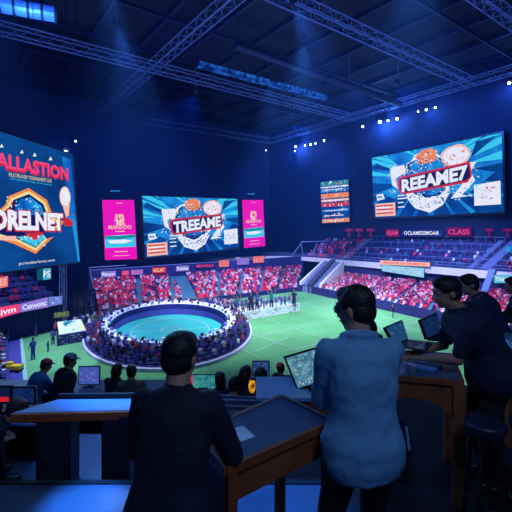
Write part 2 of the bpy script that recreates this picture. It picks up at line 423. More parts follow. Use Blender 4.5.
# big right screen on the right wall
q = [at(372, 158, wallY(372, 1)), at(502, 133, wallY(502, 1)), at(504, 212, wallY(504, 1)), at(374, 218, wallY(374, 1))]
game_screen(Scr(*q), 'REEAME7', 'big video screen reading REEAME7 on the right wall', True)
# centre screen
cs = Scr(at(142, 196, 74), at(237, 199, 88), at(239, 248, 88), at(145, 258, 74))
game_screen(cs, 'TREEAME', 'video screen reading TREEAME between the two magenta banners', False)
area('screen_glow_centre', cs.mid + cs.n * 1.5, cs.mid + cs.n * 30 + V((0, 0, -8)), 2500, (.2, .5, 1), 20, 9)

def banner(q, label):
    s = Scr(*q); t = thing('banner_screen', s.mid, label, 'screen', None); s.frame(t, M_black, .15, .4)
    mb = MB(); s.rect(mb, 0, 0, 1, 1, .02); mb.build('display', E_mag, t)
    g = MB(); g.mi = CY; s.shape(g, [(.03, .60), (.97, .58), (.97, .79), (.03, .80)], .05)
    g.mi = TE; s.shape(g, [(.03, .60), (.5, .61), (.97, .58), (.97, .63), (.5, .66), (.03, .64)], .06); g.mi = WH; s.shape(g, [(.1, .68), (.6, .66), (.9, .69), (.6, .73), (.2, .73)], .07)
    g.mi = PE; s.shape(g, [(.38, .24), (.62, .24), (.66, .34), (.58, .42), (.42, .42), (.34, .34)], .05); g.mi = PK; s.disc(g, .5, .31, .07, .035, .07); shards(s, g, .36, .25, .64, .42, 12, .03, .08, [PE, MGI, WH])
    g.mi = PE; s.rect(g, .3, .86, .7, .875, .05); s.rect(g, .25, .93, .75, .94, .05); s.rect(g, .35, .52, .65, .535, .05); s.rect(g, .42, .05, .62, .06, .05)
    g.build('banner_artwork', EM + [E_mag], t, fix=False)
    s.text('MANDOO', .14, .42, .86, .49, E_peach, .1, t, 'lettering', .03)
    mb = MB()
    for u in (.15, .85): a = s.p(u, 0, -.2); mb.tube(a, V((a.x, a.y, ZT - .5)), .02, 5)
    mb.build('hanging_cable', M_black, t); return t
MGI = 12
banner([at(102, 200, 70), at(134, 200, 74), at(137, 259, 74), at(105, 260, 70)], 'magenta vertical banner screen left of the centre screen')
banner([at(242, 200, 90), at(263, 200, 94), at(265, 246, 94), at(244, 248, 90)], 'magenta vertical banner screen right of the centre screen')
# small signs above the banners
for px, py, w_, nm in ((115, 191, 10, 'tiny glowing blue sign above the left magenta banner'), (251, 194, 7, 'tiny glowing blue sign above the right magenta banner')):
    Y = farY(px, 1); s = Scr(at(px - w_ / 2, py - .7, Y), at(px + w_ / 2, py - .7, Y), at(px + w_ / 2, py + .7, Y), at(px - w_ / 2, py + .7, Y))
    t = thing('wall_sign', s.mid, nm, 'sign'); s.frame(t, M_black, .08, .2); mb = MB(); s.rect(mb, 0, 0, 1, 1, .02); mb.build('display', emi('dim_cyan', (30, 120, 190)), t)

# portrait board on the right wall
q = [at(320, 182, wallY(320, 1)), at(349, 179, wallY(349, 1)), at(350, 222, wallY(350, 1)), at(322, 223.5, wallY(322, 1))]
s = Scr(*q); t = thing('portrait_screen', s.mid, 'upright screen with orange and blue bands left of the big right screen', 'screen'); s.frame(t, M_black, .2, .5)
mb = MB(); s.rect(mb, 0, 0, 1, 1, .02); mb.build('display', E_blue, t)
g = MB()
for v0, v1, mi in ((0, .12, TE), (.12, .17, WH), (.18, .27, SK), (.29, .42, OR), (.43, .5, PE), (.51, .62, RE), (.66, .74, SK), (.77, .88, BL), (.89, 1, OR)):
    g.mi = mi; s.rect(g, .02, v0 + .01, .98, v1 - .01, .05)
    shards(s, g, .08, v0 + .02, .92, v1 - .02, 16, .03, .07, [WH, PE, mi, OR, DP])
g.mi = WH
for v in (.2, .46, .7, .82, .94): s.rect(g, .1, v, .8, v + .015, .09)
g.build('band_graphics', EM, t, fix=False)

# big left screen (slightly curved: three facets of one display)
def left_pt(px, top):
    k = (px - CX) / F; Y = (-15.8 + 81 / 400 * 35) ; 
    # plane through (-15.8, 35) heading back-left to front-left
    t_ = (k * 35 + 15.8) / (-81 + k * 400) * 1.0
    x, y = -15.8 - 81 * t_, 35 - 400 * t_
    return x, y
def lq(px, py):
    x, y = left_pt(px, 0); return V((x, y, ZC - (py - HZ) / F * y))
s = Scr(lq(-42, 118), lq(73, 155), lq(78.5, 262), lq(-42, 278))
t = thing('video_screen', s.mid, 'huge video screen reading BALLASTION and DRELNET cut by the left edge', 'screen'); s.frame(t, M_black, .12, .6)
mb = MB(); s.rect(mb, 0, 0, 1, 1, .02); mb.build('display', emi('left_blue', (12, 74, 146), 1, (8, 56, 120), .25), t)
def lu(px, py):                     # pixel -> u, v on this screen
    b = (-42, 118), (73, 155), (78.5, 262), (-42, 278)
    x0, y0 = left_pt(-42, 0); x1, y1 = left_pt(75, 0); x, y = left_pt(px, 0)
    u = (y - y0) / (y1 - y0); yt = lerp(118, 155, (px + 42) / 115); yb = lerp(278, 262, (px + 42) / 120)
    return u, (py - yt) / (yb - yt)
g = MB()
def lp(pts, o, mi): g.mi = mi; s.shape(g, [lu(*p) for p in pts], o)
lp([(63, 157), (72, 160), (76, 262), (74, 262)], .04, SK)
lp([(-42, 150), (-30, 140), (-8, 175), (-6, 230), (-30, 262), (-42, 262)], .04, SK)
# shield
lp([(4, 205), (8, 196), (28, 188), (46, 200), (50, 212), (62, 222), (52, 236), (33, 254), (12, 244), (-6, 238), (-8, 215)], .05, OR)
lp([(6, 206), (10, 198), (28, 191), (44, 202), (48, 214), (58, 223), (50, 234), (33, 251), (14, 241), (-4, 236), (-6, 216)], .06, YE)
lp([(8, 207), (12, 200), (28, 194), (42, 204), (46, 216), (55, 224), (48, 233), (33, 248), (15, 239), (-2, 234), (-4, 217)], .07, NV)
lp([(14, 207), (18, 200), (29, 197), (40, 206), (42, 215), (12, 215)], .08, SK)
lp([(14, 237), (33, 235), (46, 234), (33, 247)], .08, CY)
lp([(22, 233), (42, 232), (33, 241)], .09, RE)
lp([(40, 233), (60, 229), (58, 234), (44, 239)], .09, BL)
lp([(-8, 236), (14, 236), (14, 241), (-8, 240)], .09, PE)
def inpx(a, b, c, d, n, sz, mis):
    for _ in range(n):
        px, py = R.uniform(a, c), R.uniform(b, d); u, v = lu(px, py); g.mi = R.choice(mis); an = R.uniform(0, 6)
        s.shape(g, [(u + sz * math.cos(an + j * 2.1), v + sz * math.sin(an + j * 2.1)) for j in range(3)], .10 + R.uniform(0, .01))
inpx(14, 199, 42, 214, 60, .010, [CY, SK, NV, WH, BL, SK]); inpx(12, 240, 42, 246, 0, .01, [CY]); inpx(18, 236, 44, 240, 26, .010, [RE, PK, CY, WH])
inpx(8, 190, 46, 200, 0, .01, [OR]); inpx(5, 197, 13, 207, 16, .008, [YE, WH, OR, RE]); inpx(20, 242, 42, 246, 14, .009, [WH, CY, SK])
# microphone-like balloon at right
def ldisc(px, py, rx, ry, mi, o, n=20): g.mi = mi; s.shape(g, [lu(px + rx * math.cos(2 * PI * i / n), py + ry * math.sin(2 * PI * i / n)) for i in range(n)], o)
ldisc(64, 197, 5.6, 10.5, PE, .08); ldisc(64, 197, 4.6, 9.2, WH, .09); lp([(61, 205), (68, 205), (67, 216), (64, 218)], .09, PE)
inpx(61, 190, 68, 208, 22, .006, [OR, PK, PE, YE]); lp([(61, 219), (72, 214), (70, 226), (62, 226)], .1, RE); lp([(64, 216), (72, 215), (70, 222)], .11, SK)
for px, py in ((1.5, 146), (22, 152), (35, 155), (51, 159)): lp([(px - 2, py + 1.6), (px + .3, py - 2), (px + 2, py + 1.6)], .06, WH)
g.build('shield_artwork', EM, t, fix=False)
def ltext(txt, x0, x1, yt0, yt1, yb0, m, o, name, bold):
    # letters between columns x0..x1, top yt0 -> yt1, height yb0 px
    u0, v0 = lu(x0, yt0); u1, v1 = lu(x1, yt1); _, v2 = lu(x0, yt0 + yb0)
    mid = (v0 + v1) / 2; s.text(txt, u0, mid, u1, mid + (v2 - v0), m, o, t, name, bold, v0 - v1)
ltext('BALLASTION', -14, 68.5, 148, 171, 17, E_red, .09, 'heading_shadow', .06)
ltext('BALLASTION', -14, 68, 147, 170, 16, E_pink, .12, 'heading_lettering', .03)
ltext('DRELNET', -11.5, 61.5, 208, 212.5, 24.5, E_red, .13, 'title_shadow', .07)
ltext('DRELNET', -10, 60, 209, 213.5, 21.5, E_white, .17, 'title_lettering', .05)
ltext('MULTIPLAYER TOURNAMENT LIVE', 8, 51, 171, 181, 4, E_yel, .09, 'caption', .0)
ltext('pcrossberlones.com', 16, 51, 262.5, 258.5, 4, E_white, .09, 'caption', .0)
ltext('championship stage of the season', 9, 51, 176.5, 185, 2.4, E_cyan, .09, 'caption', .0)
mb = MB()
for u in (.3, .6, .9): a = s.p(u, 0, -.3); mb.tube(a, V((a.x, a.y, ZT - .2)), .02, 5)
mb.build('hanging_cable', M_black, t)
area('screen_glow_left', s.mid + s.n * .8 , s.mid + s.n * 12 + V((0, -4, -6)), 700, (.15, .42, 1), 8, 7)

# ================================================================== FIELD
z0 = ZG
def G(px, py, z=ZG): 
    Y = gy(py, z); return V(((px - CX) / F * Y, Y, z))
fld = [G(26, 390), G(20, 331), G(92, 316), V((8.0, 80.2, z0)), V((9.4, 79.8, z0)), V((11.6, 76.2, z0)), V((23, 54.8, z0)), V((31, 41, z0)), V((22, 24, z0))]
fld = [V((p.x, p.y, z0)) for p in fld]
mb = MB(); mb.prism(fld, V((0, 0, .06))); tag(mb.build('floor_field', M_turf), kind='structure')
mb = MB()
def gline(a, b, w_=.16):
    a = V((a.x, a.y, z0 + .085)); b = V((b.x, b.y, z0 + .085)); mb.span(a, b, w_, .03)
# sidelines and lattice of marks
gline(G(26, 388), G(21, 335), .3)
for a, b in (((240, 330), (300, 352)), ((200, 350), (330, 322)), ((232, 345), (262, 360)), ((262, 318), (350, 348)), ((250, 337), (372, 312)), ((300, 303), (420, 332)), ((285, 352), (425, 321)), ((330, 300), (398, 322)), ((255, 352), (290, 337)), ((300, 350), (340, 335))):
    gline(G(*a), G(*b), .1)
tag(mb.build('field_marking', M_line), 'thin pale lines marked across the green field', 'field marking')
# purple walk along the left of the field
mb = MB(); mb.prism([G(20, 331) + V((-.1, 0, 0)), G(26, 390) + V((-.1, 0, 0)), G(-14, 390), G(2, 331)], V((0, 0, .05))); tag(mb.build('floor_walkway', M_trackp), kind='structure')

# ------------------------------------------------------------------ stands
def stand(name, F0, F1, B0, B1, zf, zb, n, m, label, cat='grandstand', zbase=ZG):
    mb = MB()
    for i in range(n):
        a0, a1 = V(F0).lerp(V(B0), i / n), V(F1).lerp(V(B1), i / n); b0, b1 = V(F0).lerp(V(B0), (i + 1) / n), V(F1).lerp(V(B1), (i + 1) / n)
        z = lerp(zf, zb, i / (n - 1))
        bt = [V((p.x, p.y, zbase)) for p in (a0, a1, b1, b0)]; tp = [V((p.x, p.y, z)) for p in (a0, a1, b1, b0)]
        mb.hexa(bt, tp)
    return tag(mb.build(name, m), label, cat)
def V2(x, y): return V((x, y, 0))
M_sr = [mat('seat_red', (236, 48, 96), .6, 0, .2, 3), mat('seat_pink', (246, 130, 175), .6, 0, .2, 3), mat('seat_pale', (220, 215, 240), .6, 0, .1, 3), mat('seat_navy', (50, 46, 120), .6, 0, .2, 3), mat('seat_crimson', (200, 30, 80), .6, 0, .2, 3), mat('seat_teal', (60, 110, 150), .6)]
SEATS = []   # (pos, angle, material)
CROWD = []   # (pos, angle)
def seats(F0, F1, B0, B1, zf, zb, n, gaps, weights, dens=1.0, sp=.58, crowd=.5, lim=(0, 1)):
    for i in range(n):
        t = (i + .55) / n; a = V(F0).lerp(V(B0), t); b = V(F1).lerp(V(B1), t); L = (b - a).length; z = lerp(zf, zb, i / (n - 1))
        ang = math.atan2((b - a).y, (b - a).x); k = int(L / sp)
        for j in range(k):
            u = (j + .5) / k
            if u < lim[0] or u > lim[1]: continue
            if any(lerp(g0, g2, t) < u < lerp(g1, g3, t) for g0, g1, g2, g3 in gaps): continue
            if R.random() > dens: continue
            p = a.lerp(b, u); p.z = z
            SEATS.append((p, ang, R.choices(range(6), weights)[0]))
            if R.random() < crowd: CROWD.append((p, ang))
def n2(u, w_=.012): return (u - w_, u + w_, u - w_, u + w_)
# centre stand
cF0, cF1, cB0, cB1 = V2(-22.6, 57.6), V2(8.2, 81.2), V2(-27.2, 67), V2(11.2, 95.5)
stand('grandstand', cF0, cF1, cB0, cB1, -9.6, -6.6, 14, M_step, 'long far grandstand of red seats behind the oval arena')
cg = [n2(.16), n2(.30), (.35, .42, .30, .355), n2(.52), n2(.64), n2(.76), n2(.88), n2(.23, .006)]
seats(cF0, cF1, cB0, cB1, -9.6, -6.6, 14, cg, (44, 20, 8, 16, 20, 2), 1, .5, .42)
# right stand
rF0, rF1, rB0, rB1 = V2(12.4, 76), V2(29.4, 44.4), V2(18.0, 82), V2(37.5, 56)
stand('grandstand', rF0, rF1, rB0, rB1, -9.0, -7.1, 16, M_step, 'right grandstand of red seats beside the field')
rg = [(.24, .28, .34, .38), n2(.12, .008), (.46, .49, .5, .53), n2(.66, .012), n2(.82)]
seats(rF0, rF1, rB0, rB1, -9.0, -7.1, 16, rg, (46, 24, 8, 12, 18, 3), 1, .5, .42)
# aisle stairs
def aisle(F0, F1, B0, B1, zf, zb, g, n, label):
    g0, g1, g2, g3 = g; a, b = V(F0).lerp(V(F1), g0), V(F0).lerp(V(F1), g1); c, d = V(B0).lerp(V(B1), g2), V(B0).lerp(V(B1), g3); mb = MB()
    for i in range(n * 2):
        t0, t1 = i / (2 * n), (i + 1) / (2 * n); z = lerp(zf, zb, i / (2 * n - 2)) + .06
        q = [a.lerp(c, t0), b.lerp(d, t0), b.lerp(d, t1), a.lerp(c, t1)]
        mb.hexa([V((p.x, p.y, z - .5)) for p in q], [V((p.x, p.y, z + .02)) for p in q])
    tag(mb.build('aisle_stairs', M_aisle), label, 'stairs', 'aisle stairs in the red stands')
for g in cg[:7]: aisle(cF0, cF1, cB0, cB1, -9.6, -6.6, g, 14, 'pale teal aisle stairs rising through the far red grandstand')
for g in rg: aisle(rF0, rF1, rB0, rB1, -9.0, -7.1, g, 16, 'pale teal aisle stairs rising through the right red grandstand')
# perimeter walls
def wallseg(pts, z0_, z1, th, name, m, label, cat, kind=None):
    mb = MB()
    for a, b in zip(pts, pts[1:]):
        d = (b - a).normalized(); nn = V((-d.y, d.x, 0)) * th
        mb.hexa([V((p.x, p.y, z0_)) for p in (a, b, b + nn, a + nn)], [V((p.x, p.y, z1)) for p in (a, b, b + nn, a + nn)])
    o = mb.build(name, m); return tag(o, label, cat, None, kind)
wallseg([V2(-22.8, 57.3), V2(8.3, 80.9)], ZG, -9.2, .25, 'perimeter_wall', M_bar, 'low violet wall below the far red grandstand', 'wall')
wallseg([V2(8.3, 80.6), V2(10, 79.4), V2(12.0, 75.8), V2(29, 44.2)], ZG, -8.6, .25, 'perimeter_wall', M_bar, 'low violet wall between the field and right grandstand', 'wall')
# corner ramp stairs
sF0, sF1, sB0, sB1 = V2(8.9, 80.4), V2(12.2, 76.2), V2(15.4, 89), V2(18.2, 83.4)
stand('corner_stairs', sF0, sF1, sB0, sB1, -8.8, -4.4, 18, mat('corner_step', (110, 125, 175), .8, 0, .1, 1), 'broad pale stairs climbing at the corner between the two red grandstands', 'stairs')
for a, b, nm in ((sF0, sB0, 'sloping pale parapet on the left of the corner stairs'), (sF1, sB1, 'sloping pale parapet on the right of the corner stairs'), (sF0.lerp(sF1, .5), sB0.lerp(sB1, .45), 'dark sloping divider in the middle of the corner stairs')):
    mb = MB(); d = .18
    n_ = (b - a).normalized(); n_ = V((-n_.y, n_.x, 0)) * d
    if 'dark' in nm: n_ *= 3
    mb.hexa([V((p.x, p.y, ZG)) for p in (a - n_, b - n_, b + n_, a + n_)], [V((a.x - n_.x, a.y - n_.y, -8.0)), V((b.x - n_.x, b.y - n_.y, -3.9)), V((b.x + n_.x, b.y + n_.y, -3.9)), V((a.x + n_.x, a.y + n_.y, -8.0))])
    tag(mb.build('stair_parapet', M_con if 'dark' in nm else M_slab), nm, 'parapet')

# balcony slab + fascia
sl = [(-12, 88.5), (1.7, 97.6), (8.3, 98.0), (13.5, 92.5), (18.1, 84.3), (26.6, 72.6), (35.7, 60.3), (45, 47.7), (52, 38)]
sl = [V2(*p) for p in sl]
t = thing('balcony', V((18, 84, -5)), 'upper balcony with a pale fascia over the right grandstand', 'balcony')
mb = MB()
for a, b in zip(sl[1:], sl[2:]):
    nn = N * 13 if a.x > 12 else V2(6, 16); nm_ = N * 13 if b.x > 12 else V2(6, 16)
    q = [a + N * .4, b + N * .4, b + nm_, a + nn]
    mb.hexa([V((p.x, p.y, -4.9)) for p in q], [V((p.x, p.y, -4.0)) for p in q])
mb.build('slab', M_step, t)
mb = MB()
for i, (a, b) in enumerate(zip(sl, sl[1:])):
    h0, h1 = (.5, .6, .8, .95, 1.05, 1.15, 1.2, 1.3, 1.3)[i:i + 2]
    o_ = -(N * .15)
    mb.hexa([a + V((0, 0, -3.9 - h0)), b + V((0, 0, -3.9 - h1)), b + o_ * -2 + V((0, 0, -3.9 - h1)), a + o_ * -2 + V((0, 0, -3.9 - h0))], [a + V((0, 0, -3.9)), b + V((0, 0, -3.9)), b + o_ * -2 + V((0, 0, -3.9)), a + o_ * -2 + V((0, 0, -3.9))])
mb.build('fascia', M_slab, t)
mb = MB()
for a, b in zip(sl[1:], sl[2:]): 
    for h in (.45, .9): mb.tube(a + V((0, 0, -3.9 + h)), b + V((0, 0, -3.9 + h)), .05, 5)
    k = int((b - a).length / 2)
    for j in range(k): p = a.lerp(b, j / k); mb.tube(p + V((0, 0, -3.9)), p + V((0, 0, -3.0)), .04, 4)
mb.build('railing', M_rail, t)
# concourse wall under the balcony
wallseg([V2(18.5, 84.6), V2(27.2, 73.2), V2(36.4, 61), V2(46, 48.3)], ZG, -4.85, .3, 'wall_concourse', mat('conc_wall', (40, 46, 110), .8), None, None, 'structure')
# upper tier
uF0, uF1 = V2(8.0, 99.5), V2(46.5, 47.5)
n_ = 8; A0 = K + U * 22; 
uF0 = V2(11.5, 97); uF1 = V2(48.0, 47.5); uB0 = uF0 + N * 8.2; uB1 = uF1 + N * 8.2
stand('upper_stand', uF0, uF1, uB0, uB1, -3.9, .2, n_, M_step, 'dark upper tier of seats on the balcony below the big right screen', 'grandstand', -4.0)
seats(uF0, uF1, uB0, uB1, -3.9, .2, n_, [(.12, .14, .19, .2)], (30, 20, 6, 30, 20, 4), .95, .62, .1, (.01, .22))
seats(uF0, uF1, uB0, uB1, -3.9, .2, n_, [], (1, 1, 3, 60, 1, 6), .8, .62, .0, (.24, .66))
seats(uF0, uF1, uB0, uB1, -3.9, .2, n_, [], (30, 20, 6, 30, 20, 4), .9, .62, .1, (.72, 1))
mb = MB()
for i in range(1, n_, 2):
    a, b = uF0.lerp(uB0, i / n_), uF1.lerp(uB1, i / n_); z = lerp(-3.9, .2, i / (n_ - 1)) 
    for u0, u1 in ((.235, .45), (.48, .68), (0.70, 1)):
        p, q = a.lerp(b, u0), a.lerp(b, u1); mb.tube(p + V((0, 0, z + .9)), q + V((0, 0, z + .9)), .06, 5)
        for j in range(9): r_ = p.lerp(q, j / 8); mb.tube(r_ + V((0, 0, z)), r_ + V((0, 0, z + .9)), .04, 4)
tag(mb.build('tier_railing', M_rail), 'rows of pale railings across the dark upper tier', 'railing')
for u0, u1, nm in ((.205, .225, 'narrow pale stairs on the upper tier beside the red seat block'), (.685, .71, 'narrow pale stairs at the right of the dark upper tier'), (.655, .67, 'slim pale stairs left of the right upper stairs')):
    a, b = uF0.lerp(uF1, u0 - .02), uF0.lerp(uF1, u1 - .02); c, d = uB0.lerp(uB1, u0 + .01), uB0.lerp(uB1, u1 + .01); mb = MB()
    for i in range(18):
        q = [a.lerp(c, i / 18), b.lerp(d, i / 18), b.lerp(d, (i + 1) / 18), a.lerp(c, (i + 1) / 18)]; z = lerp(-3.8, .7, i / 17)
        mb.hexa([V((p.x, p.y, z - .35)) for p in q], [V((p.x, p.y, z + .1)) for p in q])
    tag(mb.build('tier_stairs', M_rail), nm, 'stairs')
# frame left of the upper red block
t = thing('entrance_frame', at(318, 250, 93), 'open pale frame at the left end of the upper tier', 'frame')
for nm, pts in (('post', [(303, 256, 301, 243)]), ('post', [(312, 256, 317, 243)]), ('post', [(322, 256, 322, 242)]), ('beam', [(301, 242, 329, 241)]), ('brace', [(291, 257, 302, 242)])):
    mb = MB()
    for a, b, c, d in pts: mb.tube(at(a, b, 95), at(c, d, 95), .14, 6)
    mb.build(nm, M_rail, t)

# boards on the right wall above the upper tier
def board(px0, py0, px1, py1, Yf, m, label, txt=None, tm=None, group=None, name='advert_board', slant=0, back=M_black, th=.15, bits=None, h1=None):
    Y0, Y1 = Yf(px0), Yf(px1)
    s = Scr(at(px0, py0, Y0), at(px1, py0 + slant, Y1), at(px1, (h1 if h1 else py1) + slant, Y1), at(px0, py1, Y0))
    t = thing(name, s.mid, label, 'sign', group); mb = MB(); mb.prism([s.p(0, 1, -.01), s.p(1, 1, -.01), s.p(1, 0, -.01), s.p(0, 0, -.01)], -s.n * th); mb.build('backing', back, t)
    mb = MB(); s.rect(mb, 0, 0, 1, 1, .015); mb.build('face', m, t)
    if txt: s.text(txt, .08, .22, .92, .78, tm or E_white, .05, t, 'lettering', .02)
    if bits:
        g = MB(); shards(s, g, .05, .15, .95, .85, bits[0], bits[1], .05, bits[2]); g.build('graphics', EM + [E_mag], t, fix=False)
    return t, s
fw = lambda px: wallY(px, 1.0)
E_dmag = emi('dim_magenta', (96, 20, 84)); E_dred = emi('dim_red', (150, 30, 90))
board(386, 229, 399, 237, fw, E_dmag, 'dim magenta board left of the white lettering on the right wall', 'REAM', E_pink)
board(446.5, 227, 471.5, 236.5, fw, E_dmag, 'magenta board reading CLASS right of the white lettering', 'CLASS', E_pink)
t, s = board(401, 229.5, 443, 236.5, fw, mat('name_board', (24, 36, 96), .7), 'dark board with a line of white lettering between two magenta boards', 'OCLAMSSSMOAR', E_white)
for k, (px, nm) in enumerate(((349, 'leftmost small magenta T-shaped sign above the red upper seats'), (359, 'middle small magenta T-shaped sign above the red upper seats'), (370.5, 'rightmost small magenta T-shaped sign above the red upper seats'), (489, 'magenta T-shaped sign left of two near the right edge'), (507, 'magenta T-shaped sign at the right edge of the picture'))):
    Y0 = fw(px); t = thing('team_sign', at(px, 233, Y0), nm, 'sign'); s = Scr(at(px - 4, 228, Y0), at(px + 4, 228, Y0), at(px + 4, 237, Y0), at(px - 4, 237, Y0))
    mb = MB(); mb.prism([s.p(0, .4, 0), s.p(1, .4, 0), s.p(1, .05, 0), s.p(0, .05, 0)], s.n * .1); mb.prism([s.p(.3, 1, 0), s.p(.7, 1, 0), s.p(.6, .4, 0), s.p(.4, .4, 0)], s.n * .1); mb.build('panel', E_dmag, t)
    mb = MB(); s.rect(mb, .2, .15, .8, .28, .12); mb.build('mark', emi('dim_pink', (140, 36, 100)), t)
# LED board under the balcony and others
fc = lambda px: wallY(px, 10.9)
t, s = board(382, 265, 424, 271, fc, emi('led_pale', (150, 215, 245)), 'bright white, cyan and pink board hanging under the balcony fascia', None, None, None, 'advert_board', 3.2, M_black, .2, (110, .035, [WH, WH, WH, SK, PK, PE]), 274.5)
board(380, 260.2, 430, 264.6, lambda px: wallY(px, 10.45), E_peach, 'pale strip with pink lettering on the balcony fascia', 'PECROSSSE OF THE MATCH', E_pink, None, 'advert_board', 2.2)
board(494, 275, 514, 283, lambda px: wallY(px, 14), emi('board_cyan', (90, 190, 225)), 'cyan board with white lettering at the right edge below the balcony', 'Thinkia', E_white)
board(505, 247, 516, 253, lambda px: wallY(px, 7), E_sky, 'small blue board at the right edge on the upper tier', None, None, None, 'advert_board', -1, M_black, .15, (12, .06, [WH, CY]))
mb = MB(); a, b = at(485, 292, wallY(485, 13)), at(493, 270, wallY(493, 11)); mb.span(a, b, 1.0, .5); tag(mb.build('stair_flank', M_rail), 'pale sloping stair flank below the balcony near the right edge', 'stairs')

# ad boards over the far grandstand
cw = [cB0 + V2(-.6, .4), cB1 + V2(.2, .3)]
t = thing('board_strip', V((-8, 82, -4)), 'long dark blue board strip along the top of the far grandstand', 'board strip')
mb = MB(); a, b = cw
mb.hexa([V((p.x, p.y, ZG)) for p in (a, b, b + V2(-.2, .4), a + V2(-.2, .4))], [V((a.x, a.y, -4.5)), V((b.x, b.y, -3.8)), V((b.x - .2, b.y + .4, -3.8)), V((a.x - .2, a.y + .4, -4.5))]); mb.build('backing', mat('strip_blue', (30, 42, 120), .7), t)
mb = MB(); mb.tube(V((a.x, a.y, -4.45)), V((b.x, b.y, -3.75)), .09, 6); mb.build('top_rail', M_rail, t)
def cy(px):
    k = (px - CX) / F; d = (cw[1] - cw[0]); t_ = (k * cw[0].y - cw[0].x) / (d.x - k * d.y); return cw[0].y + d.y * t_ - .25
for (x0, x1, y0, h, m, txt, tm, bits, nm) in (
    (101, 116, 271.5, 6, E_violet, 'Pencor', E_white, None, 'violet board reading Pencor, leftmost over the far grandstand'),
    (122, 129, 271, 4.5, E_pink, None, None, (8, .08, [WH, NV]), 'small pink board second from the left over the far grandstand'),
    (131, 143, 270, 5, E_violet, 'LOGOSPR', E_pink, None, 'violet board reading LOGOSPR over the far grandstand'),
    (152, 166, 267.5, 6, E_red, 'REELMIT', E_peach, None, 'red board reading REELMIT over the far grandstand'),
    (176, 189, 266, 5.5, E_violet, 'Poloka', E_white, None, 'violet board reading Poloka over the far grandstand'),
    (195, 215, 264, 4.5, emi('strip_d', (60, 30, 110)), 'MEANDALS', E_pink, None, 'dark board with pink lettering MEANDALS over the far grandstand'),
    (219, 229, 260.5, 6.5, E_salmon, None, None, (26, .06, [RE, WH, NV, PK]), 'salmon board with emblem right of the MEANDALS board'),
    (237, 249, 258.5, 6.5, E_violet, None, None, (26, .06, [PK, WH, NV, DP]), 'violet board with emblem near the far corner'),
    (253, 264, 256.5, 6.5, E_salmon, None, None, (26, .06, [NV, WH, PK, DP]), 'salmon and navy board nearest the hall corner')):
    board(x0, y0, x1, y0 + h, cy, m, nm, txt, tm, 'advert boards over the far grandstand', 'advert_board', -(x1 - x0) * .05, M_black, .1, bits)

# ================================================================== LEFT BALCONY, LOWER LEFT
t = thing('left_balcony', V((-27, 46, -7)), 'dark left balcony tier under the huge left screen', 'balcony')
def LB(px, Y, z): return V(((px - CX) / F * Y, Y, z))
b0, b1 = LB(-50, 38, 0), LB(66, 48.5, 0); dv = (b1 - b0).normalized(); nv = V((-dv.y, dv.x, 0))
b0 = b1 - dv * 16
mb = MB(); mb.hexa([p + V((0, 0, -6.9)) for p in (b0, b1, b1 + nv * 9, b0 + nv * 9)], [p + V((0, 0, -6.6)) for p in (b0, b1, b1 + nv * 9, b0 + nv * 9)]); mb.build('slab', M_con, t)
mb = MB()
for i in range(5):
    q = [b0 + nv * (1.2 + i * 1.4), b1 + nv * (1.2 + i * 1.4), b1 + nv * (2.6 + i * 1.4), b0 + nv * (2.6 + i * 1.4)]; mb.hexa([p + V((0, 0, -6.6)) for p in q], [p + V((0, 0, -6.0 + i * .55)) for p in q])
mb.build('tier', M_step, t)
mb = MB()
for i in range(6):
    p = b0.lerp(b1, i / 5 * .98) ; mb.tube(p + V((0, 0, -10)) + nv * .5, p + V((0, 0, -6.8)) + nv * .5, .16, 8)
mb.build('column', M_con, t)
mb = MB()
for i in range(6):
    p = b0.lerp(b1, i / 5) + nv * 8.6; mb.tube(p + V((0, 0, -6.6)), p + V((0, 0, 1.5)), .2, 8)
mb.span(b0 + nv * 8.6 + V((0, 0, -1.2)), b1 + nv * 8.6 + V((0, 0, -1.2)), .3, .3); mb.build('post', M_duct, t)
mb = MB(); q = [b0 + nv * 9, b1 + nv * 9, b1 + nv * 9.4, b0 + nv * 9.4]; mb.hexa([p + V((0, 0, -10)) for p in q], [p + V((0, 0, 3)) for p in q]); tag(mb.build('wall_balcony', M_wall), kind='structure')
mb = MB(); q = [b0 + nv * 1.6 + V((0, 0, -10)), b1 + nv * 1.6 + V((0, 0, -10)), b1 + nv * 1.9 + V((0, 0, -10)), b0 + nv * 1.9 + V((0, 0, -10))]; mb.hexa(q, [p + V((0, 0, 3.1)) for p in q]); tag(mb.build('wall_undercroft', mat('undercroft', (46, 44, 120), .8)), kind='structure')
# seats on left balcony, dark
for i in range(5):
    for j in range(26):
        if R.random() < .7:
            p = b0.lerp(b1, (j + .5) / 26) + nv * (1.9 + i * 1.4); p.z = -6.0 + i * .55; SEATS.append((p, math.atan2(dv.y, dv.x), R.choice([3, 3, 3, 4])))
def q4(tl, tr, br, bl, Y): return [at(*tl, Y[0]), at(*tr, Y[1]), at(*br, Y[1]), at(*bl, Y[0])]
def panel(q, m, label, name='advert_board', txt=None, tm=None, bits=None, th=.12, cat='sign', group=None, tv=(.08, .2, .92, .8)):
    s = Scr(*q); t = thing(name, s.mid, label, cat, group); mb = MB(); mb.prism([s.p(0, 1, -.01), s.p(1, 1, -.01), s.p(1, 0, -.01), s.p(0, 0, -.01)], -s.n * th); mb.build('backing', M_black, t)
    mb = MB(); s.rect(mb, 0, 0, 1, 1, .015); mb.build('face', m, t)
    if txt: s.text(txt, tv[0], tv[1], tv[2], tv[3], tm or E_white, .04, t, 'lettering', .02)
    if bits: g = MB(); shards(s, g, .04, .12, .96, .88, bits[0], bits[1], .04, bits[2]); g.build('graphics', EM + [E_mag], t, fix=False)
    return t
def YF(px): 
    k = (px - CX) / F; t_ = (k * b0.y - b0.x) / (dv.x - k * dv.y); return b0.y + dv.y * t_ - .2
